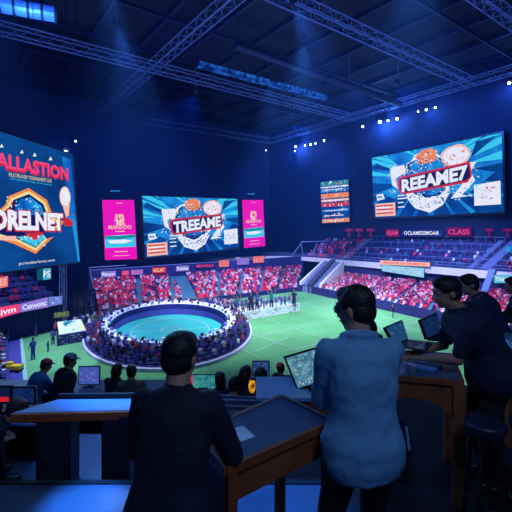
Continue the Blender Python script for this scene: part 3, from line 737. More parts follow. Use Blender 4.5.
panel(q4((-30, 312), (19, 304), (19.5, 312.5), (-30, 327), (YF(-30), YF(19))), E_pink, 'hot pink section of the left balcony fascia', 'fascia_board', 'emosivm', E_white, None, .3)
panel(q4((19.3, 304), (48, 297), (49, 307), (19.8, 312.5), (YF(19.3), YF(48))), E_violet, 'violet section of the left balcony fascia with white lettering', 'fascia_board', 'Cenvonc', E_white, (26, .03, [WH, BL, CY]), .3)
panel(q4((48.5, 297), (62, 296), (62, 304), (49.5, 306.5), (YF(48.5), YF(62))), emi('pale_violet', (110, 130, 215)), 'pale end section of the left balcony fascia', 'fascia_board', None, None, (12, .06, [WH, SK]), .3)
panel(q4((-8, 278), (8, 276), (8, 286.5), (-8, 290), (45, 45.4)), E_salmon, 'small red board under the huge left screen at the left edge', 'wall_sign', 'NES', E_peach)
panel(q4((37, 269), (43, 268.5), (43, 280), (37, 280.5), (50, 50.3)), emi('dark_teal', (10, 80, 100)), 'dark teal board beside the pale teal one', 'wall_sign')
panel(q4((43, 268.5), (51, 268), (51, 279), (43, 280), (50, 50.3)), emi('pale_teal', (70, 170, 200)), 'pale teal lit board under the left screen', 'wall_sign', 'PS', E_white, (8, .1, [WH, TE]))
panel(q4((54, 313), (69, 311), (69, 316), (54, 318), (47.5, 48)), emi('olive', (90, 110, 60)), 'olive banner hanging behind the left field stage', 'advert_board', None, None, (22, .06, [YE, TE, NV]))
# truss column
t = thing('lattice_mast', at(63, 300, 52), 'slim lattice mast standing between the left balcony and the far wall', 'mast')
for dx in (-.3, .3):
    for dy in (-.3, .3):
        p = at(63, 300, 52); mb = MB(); mb.tube(V((p.x + dx, p.y + dy, ZG)), V((p.x + dx, p.y + dy, -2)), .06, 6); mb.build('chord', M_truss, t)
mb = MB()
for i in range(14):
    za, zb = ZG + i * .57, ZG + (i + 1) * .57; sgn = 1 if i % 2 else -1
    for dy in (-.3, .3): mb.tube(V((p.x - .3 * sgn, p.y + dy, za)), V((p.x + .3 * sgn, p.y + dy, zb)), .035, 4)
mb.build('lacing', M_truss, t)
# rail walkway between mast and stand
a, b = V((-25.5, 50, -6.9)), V((-25.7, 61, -6.9)); mb = MB(); q = [V2(-26.5, 49), V2(-21.5, 52), V2(-23, 57.4), V2(-30, 57)]
mb = MB()
for h in (-6.2, -6.9, -8.6): mb.span(V((-26.0, 53, h)), V((-22.9, 57.0, h)), .25, .16)
for i in range(7): pp = V((-26.0, 53, ZG)).lerp(V((-22.9, 57, ZG)), i / 6); mb.tube(pp, V((pp.x, pp.y, -6.2)), .08, 5)
tag(mb.build('gangway_railing', M_duct), 'dim gangway railing left of the far red grandstand', 'railing')
t = thing('stand_end_frame', V((-24, 58, ZG)), 'pale steel frame at the left end of the far grandstand', 'frame')
e0 = cF0 + V2(-.6, -.3); e1 = cB0 + V2(-.8, .2)
for p_, zt in ((e0, -6.5), (e1, -4)): mb = MB(); mb.tube(V((p_.x, p_.y, ZG)), V((p_.x, p_.y, zt)), .13, 6); mb.build('post', M_rail, t)
mb = MB(); mb.tube(V((e0.x, e0.y, -6.5)), V((e1.x, e1.y, -4)), .12, 6); mb.tube(V((e1.x, e1.y, -4)), V((e1.x + 5, e1.y + 3.6, -3.9)), .1, 6); mb.build('beam', M_rail, t)
mb = MB()
for i in range(6): p_ = e0.lerp(e1, i / 6); mb.tube(V((p_.x, p_.y, ZG)), V((p_.x, p_.y, -6.5 + 2.5 * i / 6)), .05, 5)
mb.build('bar', M_rail, t)

# lower left stand beside the field
lF0, lF1, lB0, lB1 = V2(-21.0, 32.0), V2(-27.6, 47.6), V2(-34, 28), V2(-38, 46)
# front corner nearer the camera keeps off the walkway
lF0 = G(10, 392); lF1 = G(8, 334); lB0 = lF0 + V2(-9, 0); lB1 = lF1 + V2(-9, 0)
for v in (lF0, lF1, lB0, lB1): v.z = 0
stand('grandstand', lF0, lF1, lB0, lB1, -9.6, -7.4, 8, M_step, 'lower stand of bluish crowd at the left edge of the field')
seats(lF0, lF1, lB0, lB1, -9.6, -7.4, 8, [], (4, 6, 24, 50, 6, 22), 1, .6, .6)

# ================================================================== OVAL ARENA
OD = V((-.213, .977, 0)); OP = V((.977, .213, 0))
def oval(Y0, b, a, n, z, ph=0.0):
    c = V((-.213 * Y0, Y0, z)); return [c + OP * (a * math.cos(2 * PI * i / n + ph)) + V((-.213, 1, 0)) * (b * math.sin(2 * PI * i / n + ph)) for i in range(n)]
def ring(mb, o1, o2, zb, zt_o, zt_i):
    n = len(o1)
    for i in range(n):
        j = (i + 1) % n
        q = [o1[i], o1[j], o2[j], o2[i]]
        mb.hexa([V((p.x, p.y, zb)) for p in q], [V((q[0].x, q[0].y, zt_o)), V((q[1].x, q[1].y, zt_o)), V((q[2].x, q[2].y, zt_i)), V((q[3].x, q[3].y, zt_i))])
CRN = mat('crowd_navy', (22, 24, 60), .7)
t = thing('oval_arena', V((-10.6, 50, ZG)), 'raised oval arena stage ringed by spectators on the field', 'arena')
n = 72
OO = (50.4, 16.3, 9.9); OI = (49.6, 11.6, 7.9); OT = (48.9, 8.7, 6.4)
mb = MB(); ring(mb, oval(*OO, n, 0), oval(50.35, 16.0, 9.7, n, 0), ZG, ZG + .36, ZG + .4); mb.build('outer_curb', mat('curb_pink', (196, 190, 225), .6, 0, .1, .6), t)
mb = MB()
K_ = 5
for i in range(K_):
    f0, f1 = i / K_, (i + 1) / K_
    mk = lambda f: oval(lerp(50.35, OI[0], f), lerp(16.0, OI[1], f), lerp(9.7, OI[2], f), n, 0)
    ring(mb, mk(f0), mk(f1), ZG, ZG + .35 + .12 * i, ZG + .35 + .12 * i)
mb.build('terrace', mat('arena_terrace', (44, 40, 100), .8, 0, .2, 1), t)
mb = MB(); ring(mb, oval(*OI, n, 0), oval(49.3, 10.2, 6.95, n, 0), ZG, ZG + 1.5, ZG + 1.35); mb.build('white_rim', mat('rim_white', (225, 228, 245), .6, 0, .08, 1.2), t)
mb = MB(); ring(mb, oval(49.3, 10.18, 6.93, n, 0), oval(49.3, 10.1, 6.85, n, 0), ZG, ZG + 1.3, ZG + 1.3); ring(mb, oval(49.2, 9.7, 6.7, n, 0), oval(*OT, n, 0), ZG, ZG + .7, ZG + .15); mb.build('inner_wall', mat('inner_blue', (32, 46, 128), .6, 0, .15, 1), t)
mb = MB(); mb.prism([V((p.x, p.y, ZG)) for p in oval(49.3, 10.5, 7.2, n, 0)], V((0, 0, .1))); mb.build('arena_floor', mat('arena_teal', (40, 170, 168), .7, 0, .08, .5), t)
mb = MB(); ring(mb, oval(48.7, 6.4, 4.7, n, 0), oval(48.7, 6.25, 4.55, n, 0), ZG + .1, ZG + .13, ZG + .13)
c = V((-.213 * 48.7, 48.7, ZG + .12)); mb.span(c - OP * 4.5, c + OP * 4.5, .12, .03); ring(mb, oval(48.7, 1.6, 1.2, 32, 0), oval(48.7, 1.45, 1.05, 32, 0), ZG + .1, ZG + .13, ZG + .13); mb.build('floor_line', M_line, t)
mb = MB()
for i in range(90):
    o1 = oval(49.45, lerp(10.5, 11.3, i % 2), lerp(7.1, 7.7, i % 2), 90, ZG + 1.42)[i]; mb.mi = i % 3; mb.box(o1 + V((0, 0, .14)), (R.uniform(.2, .34), R.uniform(.25, .5), R.uniform(.2, .4)))
mb.build('rim_decoration', [M_white, mat('rim_lilac', (120, 110, 190)), CRN], t)

# ------------------------------------------------------------------ small seated / standing figures (shared meshes)
CR = [mat('crowd_navy', (22, 24, 60), .7), mat('crowd_blue', (44, 66, 160), .7), mat('crowd_violet', (96, 70, 170), .7), mat('crowd_white', (215, 215, 235), .7), mat('crowd_red', (190, 50, 80), .7), mat('crowd_teal', (40, 110, 140), .7)]
def figure(mi_top, mi_leg, h=1.7, seated=False, arms='down', k=6):
    """simple person: shoes, legs, shirt, arms, head, hair; materials 0-5 clothes, 6 skin, 7 hair"""
    mb = MB(); s = h / 1.7; hip = .88 * s if not seated else .42 * s
    mb.mi = mi_leg
    for sx in (-1, 1):
        if seated:
            mb.tube((sx * .09 * s, 0, hip), (sx * .11 * s, .38 * s, hip), .08 * s, k, .06 * s); mb.tube((sx * .11 * s, .38 * s, hip), (sx * .11 * s, .4 * s, .03), .06 * s, k, .045 * s)
        else: mb.tube((sx * .08 * s, 0, hip), (sx * .13 * s, .02 * sx * s, .04), .085 * s, k, .05 * s)
    mb.mi = mi_top; tz = hip + .55 * s
    mb.tube((0, 0, hip - .05 * s), (0, 0, hip + .28 * s), .15 * s, k + 2, .17 * s); mb.tube((0, 0, hip + .28 * s), (0, 0, tz), .17 * s, k + 2, .12 * s)
    for sx in (-1, 1):
        a = V((sx * .19 * s, 0, tz - .06 * s))
        if arms == 'down': e = a + V((sx * .07, .03, -.26)) * s; w_ = e + V((-sx * .02, .14, -.2)) * s
        elif arms == 'up': e = a + V((sx * .14, .06, .18)) * s; w_ = e + V((-sx * .02, .02, .26)) * s
        else: e = a + V((sx * .06, .12, -.22)) * s; w_ = e + V((-sx * .14, .18, .08)) * s
        mb.mi = mi_top; mb.tube(a, e, .06 * s, k, .05 * s); mb.mi = 6; mb.tube(e, w_, .045 * s, k, .035 * s); mb.ell(w_, .045 * s, None, 6, 4)
    mb.mi = 6; mb.tube((0, 0, tz - .02), (0, .01, tz + .1 * s), .05 * s, k); mb.ell((0, .015 * s, tz + .17 * s), (.08 * s, .095 * s, .115 * s), None, 8, 6)
    mb.mi = 7; mb.ell((0, -.015 * s, tz + .2 * s), (.088 * s, .095 * s, .1 * s), None, 8, 6)
    me = mb.mesh('figure'); [me.materials.append(m) for m in CR + [M_skin, M_hair]]
    for i, p in enumerate(me.polygons): p.material_index = mb.m[i]
    return me
def place(me, name, p, rz, label, cat, group=None, s=1.0):
    o = bpy.data.objects.new(name, me); C.objects.link(o); o.location = p; o.rotation_euler = (0, 0, rz); o.scale = (s, s, s); ROOT[o.name] = V(p)
    return tag(o, label, cat, group)
kinds = []
for top, nm in ((0, 'navy'), (1, 'blue'), (2, 'violet'), (3, 'white'), (4, 'red'), (5, 'teal')):
    kinds.append((figure(top, 0, 1.45, True, 'down'), nm)); 
wts = [34, 24, 18, 12, 7, 5]
cnt = 0
for rowi, (f, m_) in enumerate(((.08, 66), (.29, 62), (.5, 58), (.71, 54), (.90, 56))):
    Y0, b_, a_ = lerp(50.2, OI[0], f), lerp(15.7, OI[1], f), lerp(9.5, OI[2], f); z = ZG + .35 + .12 * rowi
    for i in range(m_):
        p = oval(Y0, b_, a_, m_, z, rowi * .05)[i]; c = V((-.213 * 49.5, 49.5, z)); d = c - p
        k = R.choices(range(6), wts)[0]; p = p + V((R.uniform(-.1, .1), R.uniform(-.1, .1), 0))
        place(kinds[k][0], 'spectator', p, math.atan2(d.y, d.x) - PI / 2 + R.uniform(-.3, .3), f'spectator in {kinds[k][1]} seated on the terrace around the oval arena', 'person', f'spectators in {kinds[k][1]} around the oval arena', R.uniform(.85, 1.08)); cnt += 1
for _ in range(260):
    a_ = R.uniform(.15, PI - .15); f = R.uniform(1.04, 1.28); p = V((-.213 * 50.4, 50.4, ZG)) + OP * (9.9 * f * math.cos(a_)) + V((-.213, 1, 0)) * (16.3 * f * math.sin(a_))
    u = (p.x + 22.6) / 30.8; 
    if p.y < 57.6 + u * 23.6 - 1.2: p.z = ZG + .05; CROWD.append((p, R.uniform(-1, 1)))
# remaining crowd in the stands: too many to count
mb = MB()
def mini(mb, p, ang, mi):
    M = Matrix.Rotation(ang, 3, 'Z'); q = V(p) + M @ V((0, .12, 0))
    mb.mi = mi; mb.box(q + V((0, 0, .62)), (.32, .2, .44), M); mb.box(q + M @ V((0, -.2, .4)), (.28, .36, .14), M)
    mb.mi = 6 if R.random() < .5 else 7; mb.ell(q + V((0, 0, .95)), .11, None, 5, 4)
for p, ang in CROWD: mini(mb, p, ang, R.choices(range(6), (18, 16, 16, 40, 14, 6))[0])
tag(mb.build('stand_spectator', CR + [M_skin, M_hair], fix=False), 'dense crowd of tiny spectators filling the red grandstands', 'crowd', None, 'stuff')
# seats: the nearest 300 in view are objects, the rest one mass
def seat_bm(mb, p, ang, mi):
    M = Matrix.Rotation(ang, 3, 'Z'); p = V(p); mb.mi = mi
    mb.box(p + M @ V((0, .22, .42)), (.38, .40, .07), M); mb.box(p + M @ V((0, .42, .64)), (.38, .07, .42), M); mb.box(p + M @ V((0, .3, .2)), (.1, .1, .4), M)
def inview(p): 
    px = CX + p.x / p.y * F; py = HZ - (p.z - ZC) * F / p.y
    return (2 < px < 14 and py < 372) or (374 < px < 426 and 270 < py < 322 )
near = sorted([s_ for s_ in SEATS if inview(s_[0])], key=lambda s_: s_[0].length)[:300]
nid = {id(s_) for s_ in near}
seat_me = []
for mi in range(6):
    mb = MB(); seat_bm(mb, (0, 0, 0), 0, 0); me = mb.mesh('stadium_seat'); me.materials.append(M_sr[mi]); seat_me.append(me)
cn = ['red', 'pink', 'pale', 'navy', 'crimson', 'teal']
for p, ang, mi in near:
    wh = 'in the right grandstand' if p.x > 0 else 'in the lower left stand'
    place(seat_me[mi], 'stadium_seat', p, ang, f'{cn[mi]} stadium seat {wh} by the field', 'seat', f'{cn[mi]} seats {wh}')
mb = MB()
for s_ in SEATS:
    if id(s_) not in nid: seat_bm(mb, *s_)
tag(mb.build('stand_seating', M_sr, fix=False), 'thousands of red, pink and navy seats in the grandstands', 'seats', None, 'stuff')

# ------------------------------------------------------------------ stage on the field, right of the oval
def P0(x, y, z=0): return V((x, y, ZG + z))
s0, s1, s2, s3 = P0(-2.0, 53.6), P0(6.5, 60.2), P0(4.9, 63.4), P0(-5.4, 58.4)
t = thing('field_stage', s0.lerp(s2, .5), 'low white platform with teal graphics standing on the field', 'stage')
mb = MB(); mb.hexa([s0, s1, s2, s3], [p + V((0, 0, .9)) for p in (s0, s1, s2, s3)]); mb.build('platform', M_white, t)
s = Scr(s0 + V((0, -.05, 1.25)), s1 + V((0, -.05, 1.35)), s1 + V((0, -.05, .1)), s0 + V((0, -.05, .1)))
mb = MB(); mb.prism([s.p(0, 1, .0), s.p(1, 1, .0), s.p(1, 0, .0), s.p(0, 0, .0)], s.n * .1); mb.build('front_board', M_white, t)
g = MB(); g.mi = CY
shards(s, g, .02, .05, .98, .9, 90, .045, .14, [WH, CY, TE, SK, WH, OR, PK]); g.build('board_graphics', [mat('p' + str(i), c_) for i, c_ in enumerate([(235, 240, 255), (90, 200, 230), (40, 130, 200), (240, 150, 90), (240, 90, 140), (30, 20, 70), (250, 200, 190), (30, 80, 160), (235, 225, 150), (205, 40, 50), (30, 140, 150), (14, 28, 96)])], t, fix=False)
mb = MB(); 
for a, b in ((s3, s2), (s1, s2)): 
    for h in (1.1, 1.7): mb.tube(a + V((0, 0, h)), b + V((0, 0, h)), .05, 5)
mb.build('railing', M_rail, t)
perf = [figure(5, 0, 2.1, False, 'up'), figure(1, 0, 2.1, False, 'fold'), figure(0, 0, 2.0, False, 'down')]
for k, (px, py, h, nm) in enumerate(((237.5, 315, 0, 'performer in navy standing left of the field platform'), (251, 312, 1, 'performer with raised arms in teal at the left of the field platform'), (257, 311.5, 2, 'performer in blue beside the one with raised arms'), (271.5, 309, 0, 'performer in the middle of the field platform'), (294, 307, 1, 'performer at the right end of the field platform'))):
    Y = gy(py, ZG + .9) if k else gy(py, ZG); p = V(((px - CX) / F * Y, Y, ZG + (.9 if k else 0))); place(perf[(k * 2) % 3], 'performer', p, PI + R.uniform(-.5, .5), nm, 'person', None, 1.3)
smallf = [figure(3, 0, 1.5, False, 'down'), figure(5, 0, 1.5, False, 'down'), figure(1, 0, 1.5, False, 'fold'), figure(2, 3, 1.5, False, 'down')]
cn2 = ['white', 'teal', 'blue', 'violet']
for i in range(26):
    u, v = (i % 13 + .5) / 13, .25 + .35 * (i // 13) + R.uniform(-.08, .08); p = (s0.lerp(s1, u)).lerp(s3.lerp(s2, u), v) + V((0, 0, .9)); k = R.randrange(4)
    place(smallf[k], 'stage_guest', p, PI + R.uniform(-.9, .9), f'small guest in {cn2[k]} on the field platform', 'person', f'guests in {cn2[k]} on the field platform')
# tilted board stage at the left
a = [G(57, 347), G(84, 342)]; a0, a1 = a; dep = V((-.6, 4.6, 0))
t = thing('board_stage', a0.lerp(a1, .5), 'small stage with a tilted cream board and blue base left on the field', 'stage')
mb = MB(); mb.hexa([a0, a1, a1 + dep, a0 + dep], [p + V((0, 0, 1.15)) for p in (a0, a1, a1 + dep, a0 + dep)]); mb.build('base', M_bar, t)
s = Scr(a0 + V((.1, -.03, 1.1)), a1 + V((-.1, -.03, 1.1)), a1 + V((-.1, -.03, .05)), a0 + V((.1, -.03, .05)))
PM = [mat('p' + str(i), (0, 0, 0)) for i in range(12)]
g = MB(); shards(s, g, .03, .1, .97, .9, 50, .04, .06, [WH, SK, CY, PE]); g.build('base_graphics', PM, t, fix=False)
f0, f1 = a0 + V((.0, .5, 1.15)), a1 + V((0, .5, 1.15)); bb0, bb1 = at(57, 322, 44.5), at(81, 319, 45.5)
s = Scr(bb0, bb1, f1, f0); mb = MB(); mb.prism([s.p(0, 1, 0), s.p(1, 1, 0), s.p(1, 0, 0), s.p(0, 0, 0)], -s.n * .2); mb.build('tilted_board', mat('cream', (215, 225, 190), .6), t)
g = MB(); g.mi = TE; s.shape(g, [(.25, .1), (.5, 0.02), (.72, .14), (.7, .4), (.62, .5), (.6, .8), (.5, .86), (.46, .6), (.3, .5), (.22, .3)], .05); g.mi = YE; s.rect(g, .78, .1, .97, .9, .04); shards(s, g, .25, .1, .7, .6, 26, .05, .08, [TE, SK, NV, TE]); g.mi = WH; s.rect(g, .02, .05, .2, .95, .04); g.build('board_artwork', PM, t, fix=False)
mb = MB()
for p in (bb0, bb1): mb.tube(V((p.x, p.y + .1, ZG)), p, .08, 6)
mb.build('post', M_duct, t)
for px, py, h, k, nm in ((53, 345, 1.7, 2, 'steward standing left of the tilted board stage'), (55, 336, 1.7, 4, 'steward in pink behind the left end of the tilted board stage'), (87.5, 341, 1.7, 4, 'steward in red between the tilted board stage and the oval arena')):
    place(figure(k, 0, h, False, 'down'), 'steward', G(px, py), R.uniform(-2, 2), nm, 'person')

# yellow equipment at the left walkway
t = thing('equipment_trolley', G(14, 371), 'yellow equipment trolley at the left edge by the walkway', 'trolley')
c = G(13, 372); mb = MB(); mb.box(c + V((0, 0, .45)), (1.5, .7, .3)); mb.box(c + V((-.3, 0, .7)), (.5, .5, .3)); mb.build('body', mat('yellow_paint', (225, 190, 40), .5), t)
for dx in (-.55, .55): mb = MB(); mb.tube(c + V((dx, -.4, .17)), c + V((dx, .4, .17)), .17, 10); mb.build('wheel', M_black, t)

# ================================================================== PEOPLE (near)
def ik(a, c, l1, l2, hint):
    a, c, hint = V(a), V(c), V(hint); d = c - a; L = d.length; mx = (l1 + l2) * .995
    if L > mx: d = d * (mx / L); c = a + d; L = mx
    x = (l1 * l1 - l2 * l2 + L * L) / (2 * L); h = math.sqrt(max(0, l1 * l1 - x * x)); dn = d.normalized()
    hv = hint - dn * hint.dot(dn); hv.normalize(); return a + dn * x + hv * h, c
def person(label, pos, heading, H, m_top, m_leg, voxel=.012, lean=0, bend=0, head_yaw=0, head_pitch=0, wr=None, wl=None, er=None, el_=None, seated=0, hair='short', cap=None,
           glasses=False, collar=False, face=False, sw=.112, long_sleeve=True, hem=.50, group=None, m_hair=None, m_shoe=None, beard=False, bulk=1.0, feet=None, skin=None, name='person', headset=False):
    skin = skin or M_skin; m_hair = m_hair or M_hair
    pos = V(pos); t = thing(name, pos, label, 'person', group)
    Rz = Matrix.Rotation(math.radians(heading), 3, 'Z'); W = lambda p: pos + Rz @ (V(p))
    hipz = (.52 * H) if not seated else seated
    hip = V((0, 0, hipz)); la, lb = math.radians(lean), math.radians(lean + bend)
    def spine(s):                     # s: 0 at the hips .. .32H at the neck base
        s1 = min(s, .14 * H); p = hip + V((0, math.sin(la) * s1, math.cos(la) * s1)); s2 = s - s1
        return p + V((0, math.sin(lb) * s2, math.cos(lb) * s2)), (la if s < .14 * H else lb)
    def rings(grow, lo, hi, k=1.0):
        prof = [(-.075, .082, .062), (-.03, .10, .072), (.02, .102, .07), (.08, .09, .062), (.12, .086, .06), (.17, .094, .066), (.22, .104 * sw / .112, .07), (.265, .108 * sw / .112, .066), (.293, .094 * sw / .112, .056), (.308, .07, .05), (.322, .044, .042)]
        out = []; n = 20
        for s_, w_, d_ in prof:
            if s_ < lo or s_ > hi: continue
            c, an = spine(s_ * H) if s_ >= 0 else (hip + V((0, 0, s_ * H)), la * .5)
            w2, d2 = (w_ * H * bulk + grow) * k, (d_ * H * bulk + grow)
            if grow and s_ < .05: w2 += .014; d2 += .016
            ex = V((1, 0, 0)); ey = V((0, math.cos(an), -math.sin(an)))
            ring_ = []
            for i in range(n):
                a = 2 * PI * i / n; cx, sy = math.cos(a), math.sin(a)
                ring_.append(W(c + ex * (w2 * math.copysign(abs(cx) ** .8, cx)) + ey * (d2 * math.copysign(abs(sy) ** .85, sy))))
            out.append(ring_)
        return out
    nb, na = spine(.315 * H); nu = V((0, math.sin(na), math.cos(na)))
    hd = lb * .45 + math.radians(head_pitch); headc = nb + nu * (.018 * H) + V((0, math.sin(hd) * .072 * H + .01 * H, math.cos(hd) * .072 * H))
    Mh = Matrix.Rotation(math.radians(head_yaw), 3, 'Z') @ Matrix.Rotation(-math.radians(head_pitch) - lb * .3, 3, 'X'); Mw = Rz @ Mh
    Hd = lambda p: W(headc) + Mw @ (V(p) * (H * 1.1))
    shc, _ = spine(.281 * H); ex = V((1, 0, 0))
    shR, shL = shc + ex * sw * H, shc - ex * sw * H
    wr = V(wr) if wr is not None else V((.14 * H, .06 * H, hipz - .02 * H)); wl = V(wl) if wl is not None else V((-.14 * H, .06 * H, hipz - .02 * H))
    eR, wR = ik(shR, wr, .172 * H, .15 * H, er or (.5, -.6, -.5)); eL, wL = ik(shL, wl, .172 * H, .15 * H, el_ or (-.5, -.6, -.5))
    hR, hL = hip + ex * .055 * H + V((0, 0, -.02 * H)), hip - ex * .055 * H + V((0, 0, -.02 * H))
    az = .045 * H
    if seated: fR, fL = V((.09 * H, .27 * H, az)), V((-.09 * H, .25 * H, az))
    else: fR, fL = V((.07 * H, .0, az)), V((-.07 * H, -.02 * H, az))
    if feet: fR, fL = V(feet[0]), V(feet[1])
    kR, fR = ik(hR, fR, .245 * H, .245 * H, (.1, 1, .2)); kL, fL = ik(hL, fL, .245 * H, .245 * H, (-.1, 1, .2))
    # body
    b = MB(); b.loft(rings(0, -.08, .33)); b.ell(W(hip + V((0, 0, -.02 * H))), (.085 * H * bulk, .068 * H * bulk, .07 * H), Rz)
    b.cap(W(nb - nu * .03 * H), W(headc + V((0, -.012 * H, -.03 * H))), .040 * H, .036 * H)
    b.cap(W(nb - nu * .03 * H + V((.03 * H, 0, 0))), W(shR), .032 * H, .03 * H); b.cap(W(nb - nu * .03 * H - V((.03 * H, 0, 0))), W(shL), .032 * H, .03 * H)
    for s_, e_, w_ in ((shR, eR, wR), (shL, eL, wL)):
        b.cap(W(s_), W(e_), .031 * H, .024 * H); b.cap(W(e_), W(w_), .0235 * H, .0155 * H)
    for h_, k_, f_ in ((hR, kR, fR), (hL, kL, fL)):
        b.cap(W(h_), W(k_), .05 * H, .034 * H); b.cap(W(k_), W(f_), .034 * H, .022 * H); b.cap(W(f_ + V((0, -.015 * H, -.012 * H))), W(f_ + V((0, .09 * H, -.028 * H))), .022 * H, .016 * H)
    # head
    b.ell(Hd((0, -.004, .012)), (.0485 * H, .058 * H, .056 * H), Mw, 16, 12); b.ell(Hd((0, .018, -.022)), (.037 * H, .038 * H, .045 * H), Mw, 14, 10)
    b.ell(Hd((0, .034, -.05)), (.018 * H, .016 * H, .014 * H), Mw); b.cap(Hd((0, .05, .004)), Hd((0, .061, -.016)), .006 * H, .009 * H)
    b.ell(Hd((0, .046, .018)), (.03 * H, .010 * H, .007 * H), Mw); b.ell(Hd((0, .05, -.032)), (.015 * H, .007 * H, .006 * H), Mw)
    for sx in (-1, 1): b.ell(Hd((sx * .045, -.008, -.008)), (.006 * H, .012 * H, .019 * H), Mw, 8, 6)
    body = blob(b, 'body', skin, t, voxel if voxel > .013 else .0085, 3)
    # hands: palm, four bent fingers, side thumb, joined to the body surface
    hb = MB()
    for e_, w_, sx in ((eR, wR, 1), (eL, wL, -1)):
        d = (w_ - e_).normalized()
        flat = abs(d.z) < .6
        up = V((0, 0, 1)) if flat else V((sx * 1.0, 0, 0)); side = d.cross(up).normalized() * sx   # towards little finger
        up = (side.cross(d) * sx).normalized()
        c = w_ + d * .028 * H; r = H / 1.75
        if flat: d2 = V((d.x, d.y, -.1)).normalized()
        else: d2 = d
        for q_ in (-1.5, -.5, .5, 1.5):
            base = w_ + d2 * .052 * H + side * q_ * .0115 * H
            hb.cap(W(w_ + side * q_ * .006 * H), W(base), .0105 * H * .95, .0095 * H, 8)
            ln = (.040, .047, .044, .034)[int(q_ + 1.5)] * H; p1 = base + d2 * ln * .45 - up * .004 * H; p2 = p1 + (d2 * .8 - up * .5).normalized() * ln * .32; p3 = p2 + (d2 * .5 - up * .85).normalized() * ln * .28
            hb.cap(W(base), W(p1), .0052 * H, .0048 * H, 8); hb.cap(W(p1), W(p2), .0048 * H, .0045 * H, 8); hb.cap(W(p2), W(p3), .0045 * H, .0038 * H, 8)
        tb = w_ + d2 * .015 * H - side * .014 * H; t1 = tb + (d2 * .7 - side * .75).normalized() * .024 * H; t2 = t1 + (d2 - side * .15).normalized() * .02 * H
        hb.cap(W(tb), W(t1), .0072 * H, .0058 * H, 8); hb.cap(W(t1), W(t2), .0058 * H, .0045 * H, 8)
        hb.cap(W(w_ - d * .01 * H), W(w_ + d * .02 * H), .0155 * H, .0135 * H, 10)
    if voxel < .02:
        off = ROOT[t.name]; hm = blob(hb, 'hand', skin, t, .0035, 2)
        bm = bmesh.new(); bm.from_mesh(body.data); bm.from_mesh(hm.data); bm.to_mesh(body.data); bm.free(); bpy.data.objects.remove(hm)
    else:
        hb2 = MB(); hb2.v, hb2.f, hb2.m = hb.v, hb.f, hb.m; me = hb2.mesh('h', ROOT[t.name]); bm = bmesh.new(); bm.from_mesh(body.data); bm.from_mesh(me); bm.to_mesh(body.data); bm.free()
    for p in body.data.polygons: p.use_smooth = True
    # top
    g = .009; c = MB(); lo = -.08 if hem <= .5 else .0
    c.loft(rings(g, lo, .325, 1.02)); c.cap(W(nb - nu * .02 * H), W(nb + nu * .006 * H), .046 * H, .041 * H)
    c.cap(W(nb - nu * .04 * H + V((.03 * H, 0, 0))), W(shR), .032 * H + g * .8, .034 * H + g * .8); c.cap(W(nb - nu * .04 * H - V((.03 * H, 0, 0))), W(shL), .032 * H + g * .8, .034 * H + g * .8)
    for s_, e_, w_ in ((shR, eR, wR), (shL, eL, wL)):
        if long_sleeve: c.cap(W(s_), W(e_), .033 * H + g, .027 * H + g); c.cap(W(e_), W(e_.lerp(w_, .93)), .027 * H + g, .019 * H + g * .8)
        else: c.cap(W(s_), W(s_.lerp(e_, .8)), .034 * H + g, .031 * H + g)
    if collar:
        rr = []
        for k_ in range(16):
            a = 2 * PI * k_ / 16; p = nb + nu * (.004 * H) + V((math.cos(a) * .049 * H, math.sin(a) * .047 * H, .008 * H - .012 * H * math.sin(a))); rr.append(W(p))
        for k_ in range(16): c.cap(rr[k_], rr[(k_ + 1) % 16], .011 * H, .011 * H, 8)
    blob(c, 'shirt' if collar or not long_sleeve else 'jacket', m_top, t, voxel, 4, .022 if voxel < .02 else 0, .10)
    c = MB(); c.ell(W(hip + V((0, 0, -.015 * H))), (.093 * H * bulk, .076 * H * bulk, .07 * H), Rz)
    for h_, k_, f_ in ((hR, kR, fR), (hL, kL, fL)): c.cap(W(h_), W(k_), .056 * H, .043 * H); c.cap(W(k_), W(f_ + V((0, 0, .01 * H))), .043 * H, .033 * H)
    blob(c, 'trousers', m_leg, t, voxel * 1.2, 4, .006 if voxel < .02 else 0, .1)
    for f_ in (fR, fL):
        c = MB(); c.cap(W(f_ + V((0, -.02 * H, -.020 * H))), W(f_ + V((0, .095 * H, -.026 * H))), .026 * H, .021 * H); c.cap(W(f_ + V((0, -.01 * H, .0))), W(f_ + V((0, .03 * H, -.01 * H))), .026 * H, .022 * H); blob(c, 'shoe', m_shoe or M_black, t, max(voxel, .012), 3)
    # hair / cap
    c = MB(); hv = max(voxel * .8, .008)
    if hair != 'none':
        c.ell(Hd((0, -.008, .020)), (.0535 * H, .060 * H, .054 * H), Mw, 18, 14); c.ell(Hd((0, -.020, -.008)), (.050 * H, .042 * H, .046 * H), Mw, 16, 12); c.ell(Hd((0, .018, .046)), (.040 * H, .036 * H, .022 * H), Mw)
        if hair == 'long': c.ell(Hd((0, -.035, -.05)), (.05 * H, .032 * H, .075 * H), Mw, 16, 12); c.ell(Hd((0, -.03, -.01)), (.056 * H, .045 * H, .06 * H), Mw, 16, 12)
        blob(c, 'hair', m_hair, t, hv, 2, .003 if voxel < .02 else .008, .02)
    if cap:
        c = MB(); c.ell(Hd((0, -.004, .030)), (.053 * H, .060 * H, .046 * H), Mw, 18, 14); c.cap(Hd((-.02, .05, .026)), Hd((.02, .05, .026)), .012 * H, .012 * H); c.ell(Hd((0, .065, .022)), (.035 * H, .03 * H, .006 * H), Mw); blob(c, 'cap', cap, t, hv, 3)
